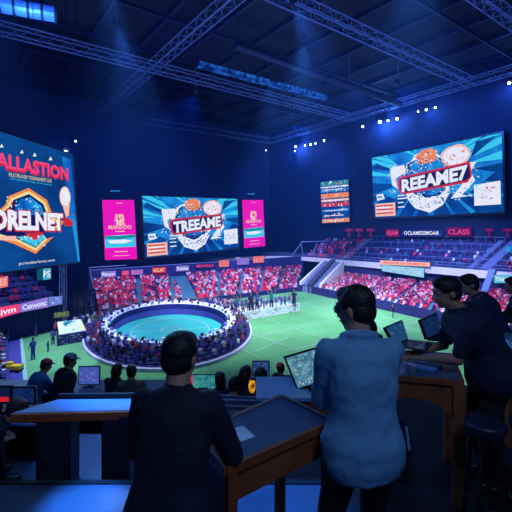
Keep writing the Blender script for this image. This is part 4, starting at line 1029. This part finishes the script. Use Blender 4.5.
    if face:
        for sx in (-1, 1):
            c = MB(); c.ell(Hd((sx * .018, .0405, .006)), (.0085 * H, .006 * H, .006 * H), Mw, 10, 8); e = c.build('eye', mat('eye_white', (150, 150, 155), .5), t, smooth=True)
            c = MB(); c.ell(Hd((sx * .018, .0457, .006)), (.0035 * H, .002 * H, .0035 * H), Mw, 8, 6); c.build('iris', M_black, e, smooth=True)
            c = MB(); c.cap(Hd((sx * .008, .051, .021)), Hd((sx * .028, .044, .022)), .0022 * H, .0018 * H, 6); c.build('eyebrow', m_hair, t)
        c = MB(); c.ell(Hd((0, .0555, -.031)), (.013 * H, .003 * H, .0032 * H), Mw); c.build('mouth', mat('lip', (150, 70, 68), .5), t, smooth=True)
    if glasses:
        c = MB()
        for sx in (-1, 1):
            pts = [Hd((sx * .0175 + .0145 * math.cos(a), .052, .004 + .0115 * math.sin(a))) for a in [2 * PI * i / 14 for i in range(14)]]
            for i in range(14): c.tube(pts[i], pts[(i + 1) % 14], .0018 * H / 1.75, 5)
            c.tube(Hd((sx * .032, .052, .008)), Hd((sx * .047, -.006, .004)), .0022, 5)
        c.tube(Hd((-.004, .0525, .008)), Hd((.004, .0525, .008)), .002, 5); gl = c.build('glasses', M_black, t)
        c = MB()
        for sx in (-1, 1): c.prism([Hd((sx * .0175 + .013 * math.cos(a), .0515, .004 + .0105 * math.sin(a))) for a in [2 * PI * i / 14 for i in range(14)]], Mw @ V((0, .0015, 0)))
        c.build('lens', mat('lens_tint', (150, 200, 235), .1), gl)
    if headset:
        c = MB(); pts = [Hd((.058 * math.cos(a), -.005, .062 * math.sin(a) + .01)) for a in [PI * i / 12 for i in range(13)]]
        for i in range(12): c.tube(pts[i], pts[i + 1], .008, 6)
        for sx in (-1, 1): c.ell(Hd((sx * .056, -.005, -.006)), (.012 * H, .02 * H, .024 * H), Mw)
        c.build('headset', M_black, t)
    return t
def fb(c, ramp): pass
M_suit = mat('dark_navy_suit', (13, 17, 38), .8, 0, .25, 6, .2)
M_shirt = mat('light_blue_shirt', (100, 140, 176), .8, 0, .06, 5, .15)
M_trs = mat('black_trousers', (14, 16, 26), .85, 0, .2, 6)
M_dark = mat('dark_tshirt', (22, 30, 56), .85, 0, .2, 6)
M_dark2 = mat('midnight_shirt', (26, 36, 74), .85, 0, .2, 6)
M_den = mat('dull_blue_top', (56, 92, 150), .85, 0, .2, 6)
M_grey = mat('grey_cap_cloth', (110, 130, 150), .85)
M_red = mat('maroon_beanie_cloth', (150, 56, 66), .85)
M_olive = mat('olive_jacket', (70, 70, 62), .85, 0, .2, 6)
# ================================================================== DECK
def slabbox(name, x0, y0, x1, y1, z0_, z1, m): mb = MB(); mb.box(((x0 + x1) / 2, (y0 + y1) / 2, (z0_ + z1) / 2), (x1 - x0, y1 - y0, z1 - z0_)); return struct(mb, name, m)
slabbox('floor_deck', -6, -4, .85, 3.2, -.25, 0, M_floor)
slabbox('floor_deck', .85, -4, 6, 5.2, -.25, 0, mat('shaded_deck_floor', (24, 30, 46), .7, 0, .25, 3, 0, .2))  # right deck's dimness put into a darker, rougher copy of the floor
slabbox('floor_lower', -6, 3.2, .85, 4.75, -1.0, -.4, M_floor)
slabbox('floor_step', -6, 4.75, .85, 6.25, -2.0, -1.2, M_con)
slabbox('floor_step', .85, 5.2, 7.5, 7.7, -2.0, -1.2, M_con)
slabbox('floor_tier', -9, 6.25, .85, 10.2, -3.0, -2.25, M_con)
slabbox('floor_tier', .85, 7.7, 9, 10.2, -3.0, -2.25, M_con)
mb = MB(); mb.box((-2.575, 3.19, -.03), (6.85, .05, .08)); tag(mb.build('step_nosing', M_black), 'dark step nosing along the edge of the raised deck floor', 'step edge')
# supporting block of the tier, down to the arena
slabbox('wall_tier', -9, 6.0, 9, 10.2, -10, -3.0, M_con)
# parapet towards the arena
t = thing('parapet', V((0, 10.4, -3)), 'dark parapet with a pale top rail before the arena', 'parapet')
mb = MB(); mb.box((0, 10.35, -2.6), (18, .18, 1.1)); mb.build('panel', mat('parapet_blue', (30, 44, 96), .7), t)
mb = MB(); mb.tube((-9, 10.35, -2.0), (9, 10.35, -2.0), .035, 8); mb.build('top_rail', M_rail, t)
mb = MB()
for i in range(19): mb.tube((-9 + i, 10.35, -2.05), (-9 + i, 10.35, -2.0), .02, 6)
mb.build('bracket', M_metal, t)

def console(x0, x1, y0, y1, top, base, label, m=M_lam):
    t = thing('console_desk', V(((x0 + x1) / 2, (y0 + y1) / 2, base)), label, 'desk')
    mb = MB(); mb.box(((x0 + x1) / 2, (y0 + y1) / 2, top - .02), (x1 - x0, y1 - y0, .04)); mb.build('desktop', m, t)
    mb = MB(); mb.box(((x0 + x1) / 2, y0 + .05, (top - .04 + base) / 2), (x1 - x0 - .06, .03, top - .04 - base)); mb.build('front_panel', M_black, t)
    for x in (x0 + .05, x1 - .05): mb = MB(); mb.box((x, (y0 + y1) / 2 + .03, (top - .04 + base) / 2), (.05, y1 - y0 - .1, top - .04 - base)); mb.build('side_panel', M_black, t)
    mb = MB(); mb.tube((x0, y0 - .02, top - .02), (x1, y0 - .02, top - .02), .018, 6); mb.build('edge_rail', M_rail, t)
    return t
console(-6.2, -3.1, 8.4, 9.1, -1.36, -2.25, 'long dark console desk on the left behind the two standing men')
console(-2.9, .8, 8.4, 9.1, -1.36, -2.25, 'long dark console desk in the middle carrying the green-lit monitor')
console(-3.3, -2.25, 4.25, 4.7, -.02, -.4, 'low dark console at the far left beside the seated person', M_black)

def monitor(tl, tr, br, bl, label, mi_bg, bits, th=.03, base_z=None, name='monitor', laptop=False, kb=None, text=None, bord=.018, n_=180, extra=None):
    s = Scr(tl, tr, br, bl); t = thing(name, V((s.mid.x, s.mid.y, base_z if base_z is not None else min(bl.z, br.z))), label, name)
    s.frame(t, M_black, bord, th, 'housing')
    mb = MB(); s.rect(mb, 0, 0, 1, 1, .002); mb.build('display', EM[mi_bg] if isinstance(mi_bg, int) else mi_bg, t)
    g = MB(); k = .02
    shards(s, g, .04, .06, .96, .94, n_, .05 * .5, .004, bits)
    if extra: extra(s, g)
    # squash the layer depth for a small display
    g.v = [p - s.n * (max(0, (p - s.c[0]).dot(s.n) - .004) * .8) for p in g.v]
    g.build('screen_content', EMD, t, fix=False)
    if base_z is not None and not laptop:
        c = s.p(.5, 1, -.03); mb = MB(); mb.box((c.x, c.y + .02, (c.z + base_z) / 2), (.05, .03, max(.02, c.z - base_z))); mb.build('stand', M_black, t); mb = MB(); mb.box((c.x, c.y, base_z + .008), (.22, .16, .016)); mb.build('foot', M_black, t)
    if laptop:
        a, b = s.c[3], s.c[2]; d = V(kb)
        a, b = a - V((0, 0, .01)), b - V((0, 0, .01)); mb = MB(); mb.hexa([a + V((0, 0, -.012)), b + V((0, 0, -.012)), b + d + V((0, 0, -.012)), a + d + V((0, 0, -.012))], [a, b, b + d, a + d]); mb.build('keyboard_base', mat('dark_alu', (50, 56, 76), .4, .4), t)
        mb = MB()
        for i in range(5):
            for j in range(12):
                q = a.lerp(b, .06 + .88 * (j + .5) / 12) + d * (.12 + .5 * (i + .5) / 5); e1 = (b - a) * .028; e2 = d * .035
                mb.hexa([q - e1 - e2, q + e1 - e2, q + e1 + e2, q - e1 + e2], [q - e1 - e2 + V((0, 0, .003)), q + e1 - e2 + V((0, 0, .003)), q + e1 + e2 + V((0, 0, .003)), q - e1 + e2 + V((0, 0, .003))])
        mb.build('keys', M_black, t)
    return t
EMD = [emi('d' + str(i), c_, 1.0) for i, c_ in enumerate([(170, 200, 235), (60, 150, 190), (30, 90, 160), (200, 130, 80), (190, 80, 120), (20, 22, 60), (180, 170, 190), (16, 50, 110), (170, 180, 120), (200, 30, 50), (30, 120, 130), (14, 24, 70), (90, 170, 140), (90, 110, 190)])]
def mq(x0, y0, x1, y1, Y, dy=0, tilt=.04): return at(x0, y0, Y + tilt), at(x1, y0, Y + tilt + dy), at(x1, y1, Y + dy), at(x0, y1, Y)
E_mon1 = emi('mon_violet', (64, 84, 170)); E_mon2 = emi('mon_green', (44, 140, 130), 1, (24, 100, 120), 5)
monitor(*mq(79, 367, 99, 384, 8.7), 'monitor with a violet crowd picture behind the capped man', E_mon1, [0, 13, 7, 5, 4, 1], base_z=-1.36, n_=180)
def redbar(s, g): g.mi = 9; s.rect(g, 0, 0, .14, 1, .006)
monitor(*mq(189, 375, 217, 391, 8.6), 'wide monitor glowing green with a red left edge on the middle console', E_mon2, [12, 1, 10, 2, 0, 8], base_z=-1.36, extra=redbar, n_=180)
monitor(*mq(253, 361.5, 269, 375, 9.0, 0), 'small dark monitor standing above the seated spectators in the middle', emi('mon_dark', (30, 56, 110)), [2, 1, 0, 7, 5], base_z=-1.36, n_=180)
monitor(*mq(13, 388, 34, 403, 4.45), 'dim dark monitor at the left end before the blue desk', emi('mon_dim', (14, 34, 80)), [7, 2, 11], base_z=-.02, n_=120)
monitor(*mq(-16, 387, 10, 402, 4.5), 'monitor glowing red along its bottom at the left edge', emi('mon_dim2', (12, 26, 66)), [7, 11, 5], base_z=-.02, n_=70, extra=lambda s, g: (setattr(g, 'mi', 9), s.rect(g, .0, .66, .96, .98, .006)))

# left desk with pedestals
t = thing('counter_desk', V((-1.6, 3.75, -.4)), 'long blue-topped counter with an orange-brown front edge on dark pedestals', 'desk')
mb = MB(); q = [V((-2.22, 3.64, 0)), V((-.62, 3.74, 0)), V((-.62, 3.98, 0)), V((-1.95, 3.94, 0))]; mb.hexa([p + V((0, 0, .31)) for p in q], [p + V((0, 0, .352)) for p in q]); mb.build('desktop', M_lamp, t)
mb = MB(); mb.span((-2.22, 3.625, .312), (-.62, 3.725, .312), .03, .07); mb.build('front_edge', M_woodr, t)
mb = MB(); mb.span((-1.95, 3.955, .375), (-.62, 3.995, .375), .025, .05); mb.build('back_rail', M_black, t)
for x0, x1 in ((-2.02, -1.7), (-1.42, -1.16)):
    mb = MB(); mb.box(((x0 + x1) / 2, 3.76, -.05), (x1 - x0, .18, .7)); o = mb.build('pedestal', mat('pedestal_dark', (26, 30, 46), .5), t)
    mb = MB(); mb.box(((x0 + x1) / 2, 3.76, -.385), (x1 - x0 + .02, .2, .03)); mb.build('plinth', M_black, o)
# podium desk in the centre
zt = .95
P = {k: at(px, py, gy(py, zt)) for k, (px, py) in {'far': (281, 396), 'right': (332, 421), 'near': (227, 468), 'left': (197, 433)}.items()}
t = thing('podium_desk', V((.03, 2.1, 0)), 'dark blue topped wooden standing desk between the two men in front', 'desk')
q = [P['near'], P['right'], P['far'], P['left']]
mb = MB(); mb.hexa([p + V((0, 0, -.03)) for p in q], q); mb.build('desktop', M_lam, t)
cen = sum(q, V((0, 0, 0))) / 4
for i, (a, b) in enumerate(zip(q, q[1:] + q[:1])):
    mb = MB(); mb.span(a.lerp(cen, -.012) + V((0, 0, -.013)), b.lerp(cen, -.012) + V((0, 0, -.013)), .022, .042); mb.build('edge_strip', mat('edge_grey_wood', (120, 96, 92), .45, 0, .2, 9) if i in (1, 2) else M_wood, t)
iq = [p.lerp(cen, .07) for p in q]
for i, (a, b) in enumerate(zip(iq, iq[1:] + iq[:1])):
    mb = MB(); mb.span(a + V((0, 0, -.10)), b + V((0, 0, -.10)), .022, .14); mb.build('apron', M_wood, t)
for i, p in enumerate(iq):
    mb = MB(); d = (iq[1] - iq[0]).normalized(); a_ = math.atan2(d.y, d.x); w_ = .05
    mb.box((p.x, p.y, (zt - .03) / 2), (w_, w_, zt - .03), Matrix.Rotation(a_, 3, 'Z')); mb.build('leg', M_wood, t)
mb = MB(); a, b = iq[0], iq[3]; mb.hexa([V((a.x, a.y, .05)), V((b.x, b.y, .05)), V((b.x - .01, b.y - .01, .05)), V((a.x - .01, a.y - .01, .05))], [V((a.x, a.y, zt - .1)), V((b.x, b.y, zt - .1)), V((b.x - .01, b.y - .01, zt - .1)), V((a.x - .01, a.y - .01, zt - .1))]); mb.build('side_panel', mat('side_dark', (40, 36, 52), .6), t)
pts = [at(*k, gy(k[1], zt)) for k in ((232, 429), (243, 426.5), (255, 437), (241, 442))]
mb = MB(); mb.hexa([p + V((0, 0, .001)) for p in pts], [p + V((0, 0, .004)) for p in pts]); tag(mb.build('paper_sheet', mat('paper', (190, 205, 235), .8)), 'pale paper sheet lying on the podium desk by the man in the suit', 'paper')
# cable under the podium desk
mb = MB(); pp = [V((.0, 2.35, .75)), V((.1, 2.33, .5)), V((.2, 2.3, .42)), V((.33, 2.2, .3))]
for a, b in zip(pp, pp[1:]): mb.cap(a, b, .006, .006, 6)
# centre-back table with the big monitor
t = thing('side_table', V((.5, 4.1, -.4)), 'blue-topped side table carrying the big tilted monitor', 'table')
mb = MB(); mb.box((.45, 4.05, .42), (.9, .56, .03)); mb.build('tabletop', M_lamp, t)
for x in (.05, .8):
    for y in (3.82, 4.28): mb = MB(); mb.box((x, y, .0), (.05, .05, .81)); mb.build('leg', M_black, t)
mb = MB(); mb.box((.45, 3.83, .33), (.74, .03, .14)); mb.build('apron', M_wood, t)
def pitch(s, g):
    g.mi = 0
    for v in (.12,): s.rect(g, .05, v, .95, v + .02, .006)
monitor(at(286, 358, 4.1), at(331, 345, 4.0), at(341, 376, 3.9), at(298, 388, 4.0), 'large tilted monitor with a bright crowd picture beside the man in the blue shirt', emi('mon_big', (54, 110, 140), 1, (110, 160, 180), 9), [0, 0, 12, 10, 2, 5, 8, 6], .03, .435, 'monitor', n_=240, bord=.022)
monitor(*mq(334, 343, 352, 359, 5.4), 'teal monitor partly behind the man in the blue shirt', emi('mon_teal', (50, 150, 140)), [12, 10, 1], base_z=-.2, n_=130)
console(.86, 1.5, 5.25, 5.7, -.2, -1.2, 'dark console with the teal monitor behind the man in the blue shirt')
# benches in the dip between the desks
for k, (y_, z_, nm) in enumerate(((5.05, -.12, 'front dark slatted bench below the small monitor'), (5.45, -.28, 'middle dark slatted bench below the small monitor'), (5.9, -.42, 'rear dark slatted bench nearest the spectators'))):
    t = thing('slatted_bench', V((-.2, y_, -1.2)), nm, 'bench')
    for j in range(4):
        mb = MB(); mb.span((-.9, y_ + .01 * j, z_ - .085 * j), (.55, y_ - .08 + .01 * j, z_ - .085 * j - .02), .03, .045); mb.build('slat', mat('bench_slat', (76, 88, 120), .5), t)
    for x in (-.8, .45):
        mb = MB(); mb.box((x, y_ + .06, (z_ - 1.2) / 2), (.05, .05, z_ + 1.2)); mb.build('post', M_black, t)
    mb = MB(); mb.box((-.18, y_ + .2, -.85), (1.4, .3, .05)); mb.build('seat', mat('bench_seat', (30, 40, 76), .6), t)

# right standing desk
zt = .92
t = thing('standing_desk', V((1.2, 3.2, 0)), 'brown wooden standing desk with laptops before the man in the dark shirt', 'desk')
q = [V((.88, 3.06, zt)), V((1.5, 2.9, zt)), V((1.74, 3.55, zt)), V((1.1, 3.72, zt))]
mb = MB(); mb.hexa([p + V((0, 0, -.035)) for p in q], q); mb.build('desktop', M_lam, t)
cen = sum(q, V((0, 0, 0))) / 4; iq = [p.lerp(cen, .08) for p in q]
for i, (a, b) in enumerate(zip(q, q[1:] + q[:1])): mb = MB(); mb.span(a + V((0, 0, -.018)), b + V((0, 0, -.018)), .02, .04); mb.build('edge_strip', M_wood, t)
for i, (a, b) in enumerate(zip(iq, iq[1:] + iq[:1])):
    mb = MB(); d = b - a; n_ = V((-d.y, d.x, 0)).normalized() * .012; pts = []
    for k in range(13): u = k / 12; pts.append(a + d * u + V((0, 0, -.035 - .13 - .16 * (abs(2 * u - 1) ** 2.2))))
    pts = [a + V((0, 0, -.035))] + pts + [b + V((0, 0, -.035))]; mb.prism([p - n_ for p in pts], n_ * 2); mb.build('apron', M_wood, t)
for p in iq: mb = MB(); mb.box((p.x, p.y, (zt - .035) / 2), (.085, .085, zt - .035), Matrix.Rotation(-.25, 3, 'Z')); mb.build('leg', M_wood, t)
# laptops on it
monitor(at(386, 328, 3.35), at(402.5, 321, 3.6), at(408, 338, 3.58), at(395, 345, 3.3), 'open laptop with dim blue code on the brown desk, left of the typing man', emi('lap1', (26, 70, 110)), [1, 2, 7, 0, 7], .012, name='laptop', laptop=True, kb=(.2, -.10, -.0), n_=70, bord=.012)
monitor(at(421, 321, 3.5), at(437, 314, 3.75), at(441, 332, 3.75), at(427, 338, 3.5), 'second dark laptop half hidden behind the typing man', emi('lap2', (16, 36, 76)), [7, 11, 2], .012, name='laptop', laptop=True, kb=(.2, -.09, -.0), n_=180, bord=.012)
def sheet(name, x0, y0, x1, y1, x2, y2, x3, y3, z, th, m, label, cat):
    pts = [at(x, y, gy(y, z)) for x, y in ((x0, y0), (x1, y1), (x2, y2), (x3, y3))]; mb = MB(); mb.hexa([p + V((0, 0, .001)) for p in pts], [p + V((0, 0, th)) for p in pts]); return tag(mb.build(name, m), label, cat)
sheet('paper_sheet', 402, 362, 409, 356, 424, 363, 415, 367, zt, .004, mat('paper', (0, 0, 0)), 'pale paper sheet on the brown desk under the typing hands', 'paper')
sheet('notebook', 415, 368, 427, 362, 443, 366, 434, 372, zt, .014, mat('notebook_blue', (90, 130, 200), .5), 'blue notebook lying on the brown desk by the elbow', 'notebook')
# second right desk
t = thing('side_desk', V((2.8, 3.95, 0)), 'dark desk with a pale blue top at the right edge', 'desk')
mb = MB(); mb.box((2.95, 3.9, .93), (1.3, .5, .04)); mb.build('desktop', M_lamp, t)
for x in (2.36, 3.5):
    for y in (3.72, 4.08): mb = MB(); mb.box((x, y, .455), (.06, .06, .91)); mb.build('leg', M_wood, t)
mb = MB(); mb.box((2.95, 3.75, .8), (1.1, .03, .22)); mb.build('apron', M_wood, t)
# stools
for (x, y, r, nm) in ((1.5, 2.62, .13, 'dark round stool beside the brown desk leg'), (1.83, 2.62, .15, 'dark round stool cut by the right edge')):
    t = thing('bar_stool', V((x, y, 0)), nm, 'stool'); mb = MB(); mb.tube((x, y, .70), (x, y, .75), r * .95, 24, r); mb.ell((x, y, .75), (r, r, .03), None, 24, 8); mb.build('seat', mat('stool_seat', (26, 32, 54), .5), t, smooth=False)
    for k in range(4): a_ = PI / 4 + k * PI / 2; mb = MB(); mb.tube((x + r * .6 * math.cos(a_), y + r * .6 * math.sin(a_), .70), (x + r * 1.1 * math.cos(a_), y + r * 1.1 * math.sin(a_), .0), .016, 8); mb.build('leg', M_black, t)
    mb = MB(); pr = [V((x + r * .95 * math.cos(2 * PI * k / 16), y + r * .95 * math.sin(2 * PI * k / 16), .25)) for k in range(16)]
    for k in range(16): mb.tube(pr[k], pr[(k + 1) % 16], .009, 6)
    mb.build('foot_ring', M_black, t)
# backpack and crate under the brown desk
t = thing('backpack', V((1.15, 3.35, 0)), 'dark backpack with pale straps on the floor under the brown desk', 'bag')
mb = MB(); mb.loft([[V((1.16 + w_ * math.cos(a), 3.38 + d_ * math.sin(a), z)) for a in [2 * PI * i / 16 for i in range(16)]] for z, w_, d_ in ((.0, .14, .09), (.05, .16, .11), (.25, .155, .1), (.38, .12, .08), (.43, .06, .04))]); mb.build('body', M_dark2, t, smooth=True)
mb = MB(); mb.box((1.16, 3.26, .15), (.2, .05, .17)); mb.build('pocket', M_dark, t)
for x in (1.09, 1.23): mb = MB(); mb.cap((x, 3.27, .40), (x + .01, 3.235, .24), .012, .012, 8); mb.build('strap', mat('strap_pale', (120, 150, 190), .6), t)

# ------------------------------------------------------------------ the people
person('man in a dark suit seen from behind, leaning over the podium desk', (-.362, 1.68, 0), -4, 1.565, M_suit, M_trs, .012, lean=8, bend=12, head_yaw=-14, head_pitch=2,
       wr=(.14, .36, .975), wl=(-.05, .34, .97), er=(.7, -.35, -1), el_=(-.6, -.2, -.8), sw=.094, bulk=1.04, hem=.5, collar=False)
person('man with glasses in a light blue shirt seen from behind beside the podium desk', (.548, 2.06, 0), 8, 1.725, M_shirt, M_trs, .010, lean=1, bend=6, head_yaw=36, head_pitch=10,
       wr=(.04, .34, 1.02), wl=(-.03, .32, 1.04), er=(.8, -.6, -.8), el_=(-.6, -.4, -1), glasses=True, collar=True, face=True, sw=.103, bulk=1.08)
person('man in a dark T-shirt typing on a laptop at the brown desk', (1.88, 3.15, 0), 80, 1.74, M_dark, M_trs, .012, lean=24, bend=12, head_yaw=4, head_pitch=2,
       wl=(-.05, .53, .99), wr=(.12, .55, .99), el_=(-.8, -.6, -1), er=(.3, -.3, -1), face=True, long_sleeve=False, bulk=1.42, sw=.118)
person('dark-haired man in a midnight shirt bending behind the typing man', (2.62, 4.35, 0), 78, 1.60, M_dark2, M_trs, .014, lean=18, bend=12, head_yaw=0, head_pitch=6, wr=(.1, .5, .98), wl=(-.1, .5, .98), face=True, long_sleeve=False, bulk=1.3)
person('dark-haired person at the right edge behind the other men', (3.42, 4.98, 0), 70, 1.47, M_dark, M_trs, .016, lean=10, bend=12, head_pitch=8, wr=(.1, .4, .9), wl=(-.1, .4, .9), bulk=1.2)
person('dark-haired person low behind the shoulder of the man in the blue shirt', (2.06, 6.9, -1.2), 30, 1.68, M_dark2, M_trs, .02, lean=6, bend=8, head_yaw=30, hair='long')
# lower tier
person('man in a maroon beanie and dull blue top leaning at the left console', (-4.36, 7.75, -2.25), -35, 1.78, M_den, M_trs, .02, lean=16, bend=12, head_yaw=-10, head_pitch=8, wr=(.1, .5, .92), wl=(-.1, .5, .92), cap=M_red, bulk=1.15)
person('man in a grey cap and dark coat standing before the violet monitor', (-3.68, 7.6, -2.25), -40, 1.93, M_suit, M_trs, .02, lean=4, bend=8, head_yaw=-15, head_pitch=8, cap=M_grey, bulk=1.25)
person('person in black with long hair, left of the pair by the oval arena', (-2.68, 7.5, -2.25), -20, 1.76, M_suit, M_trs, .02, lean=6, bend=6, hair='long', wr=(.1, .4, 1.0), wl=(-.12, .4, 1.0))
person('person in an olive jacket and dark cap, right of the pair by the oval arena', (-2.31, 7.35, -2.25), 10, 1.78, M_olive, M_trs, .02, lean=6, bend=8, head_yaw=20, cap=M_black, bulk=1.12)
A_ = [(221, 373, 6.9, 'spectator in dark blue leftmost of the group by the middle console', M_dark2, 'long', None), (232, 378, 6.5, 'short spectator in dull blue in the group by the middle console', M_den, 'short', None),
      (243, 367, 6.7, 'tall dark-haired spectator beside the yellow lantern', M_dark, 'long', None), (262, 369, 6.4, 'big dark-haired spectator in front of the small monitor', M_dark, 'long', None), (274, 374, 7.3, 'spectator in violet right of the small monitor', mat('violet_top', (80, 70, 140), .8), 'short', None)]
for i, (px, py, Y, nm, m, hr, cp) in enumerate(A_):
    x = (px - CX) / F * Y; top = ZC - (py - HZ) / F * Y; person(nm, (x, Y, -2.25), R.uniform(-30, 30), (top + 2.25), m, M_trs, .02, lean=3, bend=6, hair=hr, wr=(.12, .3, 1.0), wl=(-.12, .3, 1.0), bulk=1.15)
x = (282 - CX) / F * 8.1; person('spectator with a bright pink cap beside the big monitor', (x, 8.05, -2.25), 20, 1.60, M_dark2, M_trs, .02, lean=3, bend=8, cap=mat('pink_cap', (225, 60, 110), .7))
# yellow lantern
p = at(252, 385, 6.75); t = thing('lantern', V((p.x, p.y, -1.2 + .0)), 'small glowing orange-yellow lantern among the spectators', 'lantern'); p = at(252, 386, 6.1)
t.location = (p.x, p.y, -1.2); ROOT[t.name] = V((p.x, p.y, -1.2))
mb = MB(); mb.tube((p.x, p.y, -1.2), (p.x, p.y, p.z - .12), .02, 8); mb.build('pole', M_black, t)
mb = MB(); mb.ell(p, (.055, .055, .11), None, 14, 10); mb.build('glass', emi('lantern_glow', (235, 160, 40), 1, (80, 50, 10), 14), t)
mb = MB(); mb.tube(p + V((0, 0, .1)), p + V((0, 0, .13)), .05, 12, .02); mb.build('top_cap', M_black, t); mb = MB(); mb.tube(p + V((0, 0, -.13)), p + V((0, 0, -.1)), .035, 12, .045); mb.build('base_cap', M_black, t)
# seated person at lower left and chair
cx, cy_ = -2.78, 3.6
person('dark-clothed person sitting hunched at the left edge below the counter', (cx, cy_, -.4), -50, 1.5, M_suit, M_trs, .015, lean=56, bend=26, head_pitch=0, seated=.40, wr=(.1, .42, .42), wl=(-.1, .42, .42), feet=((.12, .40, .075), (-.14, .36, .075)), hair='short', m_hair=mat('brown_hair', (70, 44, 42), .6))
t = thing('office_chair', V((cx, cy_, -.4)), 'black office chair under the hunched person at the left edge', 'chair')
Mc = Matrix.Rotation(math.radians(-50), 3, 'Z')
def CW(p): return V((cx, cy_, -.4)) + Mc @ V(p)
mb = MB(); mb.box(CW((0, 0, .30)), (.46, .44, .06), Mc); mb.build('seat', M_black, t)
mb = MB(); mb.box(CW((0, -.26, .68)), (.42, .05, .44), Mc); mb.build('backrest', M_black, t)
mb = MB(); mb.tube(CW((0, 0, .08)), CW((0, 0, .27)), .03, 10); mb.tube(CW((0, -.2, .29)), CW((0, -.27, .5)), .02, 8); mb.build('column', M_metal, t)
for k in range(5):
    a_ = 2 * PI * k / 5; e = CW((.28 * math.cos(a_), .28 * math.sin(a_), .07)); mb = MB(); mb.tube(CW((0, 0, .10)), e, .02, 8, .014); o = mb.build('leg', M_metal, t)
    mb = MB(); mb.tube(e + V((-.015, 0, -.035)), e + V((.015, 0, -.035)), .032, 10); mb.build('caster', M_black, o)
# players on the field
pl = [((33, 360), 2.1, 1, 'player in bright blue standing on the field at the left', 'down'), ((48, 352), 1.1, 5, 'small teal player left of the tilted board stage on the field', 'fold'), ((393, 318), 1.7, 0, 'lone dark player near the right sideline', 'up'), ((338, 302), 1.6, 0, 'tiny dark player beside the head of the man in the blue shirt', 'down')]
for (px, py), h, k, nm, ar in pl: place(figure(k, k, h, False, ar, 10), 'player', G(px, py, ZG + .06), 1.2, nm, 'person')

# thin stage haze filling the hall
mb = MB(); mb.box((0, 62, 10.5), (170, 100, 40.5)); hz = mb.build('haze', M_wall); tag(hz, 'thin blue-lit haze in the air of the arena', 'haze', None, 'stuff')
hm = bpy.data.materials.new('haze'); hm.use_nodes = True; hn = hm.node_tree; hn.nodes.clear(); ho = hn.nodes.new('ShaderNodeOutputMaterial'); hv_ = hn.nodes.new('ShaderNodeVolumePrincipled')
hv_.inputs['Density'].default_value = .0012; hv_.inputs['Color'].default_value = (.06, .26, 1, 1); hv_.inputs['Anisotropy'].default_value = .1; hn.links.new(hv_.outputs[0], ho.inputs['Volume']); hz.data.materials.clear(); hz.data.materials.append(hm)
# ================================================================== LIGHTS
# field floods on the trusses (aimed down; wall and front ones are added fills)
def flood(p, aim, power, col, ang, label, blend=.6):
    p = V(p); d = (V(aim) - p).normalized(); t = thing('flood_light', p, label, 'light')
    mb = MB(); mb.tube(p - d * .6, p, .35, 10, .45); mb.build('housing', M_black, t)
    mb = MB(); mb.tube(p + V((0, 0, .3)), V((p.x, p.y, ZT)), .05, 5); mb.build('hanger', M_truss, t)
    spot('lamp', p + d * .15, aim, power, col, ang, blend, .6)
cw_ = (.72, .86, 1.0)
flood((-14, 38, 26), (-12, 44, -10), 42000, cw_, 48, 'flood light over the oval arena')
flood((6, 50, 26), (4, 62, -10), 66000, cw_, 62, 'flood light over the middle of the field')
flood((14, 34, 26), (14, 46, -10), 56000, cw_, 62, 'flood light over the right of the field')
flood((-22, 30, 26), (-25, 40, -10), 70000, (.42, .55, 1), 52, 'flood light over the left of the field')
flood((-16, 46, 26), (-14, 72, -7), 80000, (.7, .66, 1), 52, 'flood light over the far red grandstand')
flood((2, 62, 26), (4, 88, -7), 62000, (.7, .66, 1), 46, 'flood light over the corner of the stands')
flood((4, 42, 26), (24, 62, -7), 85000, (.7, .66, 1), 52, 'flood light over the right red grandstand')
flood((14, 60, 24), (34, 72, -2), 22000, (.2, .38, 1), 60, 'blue flood light over the upper tier')
flood((-10, 66, 25), (-22, 84, 8), 26000, (.04, .19, 1), 95, 'added blue wash flood left of the far corner')  # wash floods and their fixtures are added to make the walls glow blue
flood((8, 84, 25), (12, 108, 10), 26000, (.04, .22, 1), 95, 'added blue wash flood in the far corner')
flood((22, 62, 25), (40, 74, 10), 26000, (.04, .22, 1), 100, 'added blue wash flood above the right screen')
for p, e in (((-20, 50, 14), 1900), ((10, 60, 14), 2600), ((20, 40, 16), 2200), ((-5, 30, 16), 1300)):
    area('roof_fill', p, (p[0], p[1] + 4, 30), e, (.12, .26, 1), 8, 8)  # unseen areas added in mid-air to lift the trusses and roof
flood((2, 16, 24), (2, 62, -9), 60000, (.72, .84, 1), 44, 'added fill flood high at the front aimed at the far stands')  # unseen front floods added so upright faces catch light
flood((8, 20, 24), (24, 72, -4), 60000, (.72, .8, 1), 40, 'added fill flood high at the front aimed at the balcony')
area('deck_fill', (-1.7, 4.6, 3.4), (-1.6, 3.7, 0), 36, (.12, .40, 1), 1.6, .8)  # unseen area fills added to brighten counter, people and lower tier
spot('floor_sheen_spot', (-1.27, 3.0, 5), (-1.25, 2.95, 0), 12000, (.04, .26, 1), 8, .6, .1)  # unseen spots added, standing in for blue reflections on the floor
spot('floor_sheen_spot', (-1.5, 4.7, 3.2), (-1.45, 4.25, -.4), 1500, (.06, .28, 1), 30, .7, .1)
spot('floor_sheen_spot', (.12, 3.3, 4.5), (.12, 3.0, 0), 3600, (.04, .24, 1), 15, .6, .1)
area('deck_fill', (1.2, -.2, 4.2), (.6, 2.2, 1.1), 45, (.34, .62, 1), 1.2, 1.2)
area('deck_fill', (-2.4, 9.2, 3.5), (-2, 7.8, -1.5), 60, (.3, .5, 1), 2, 1)
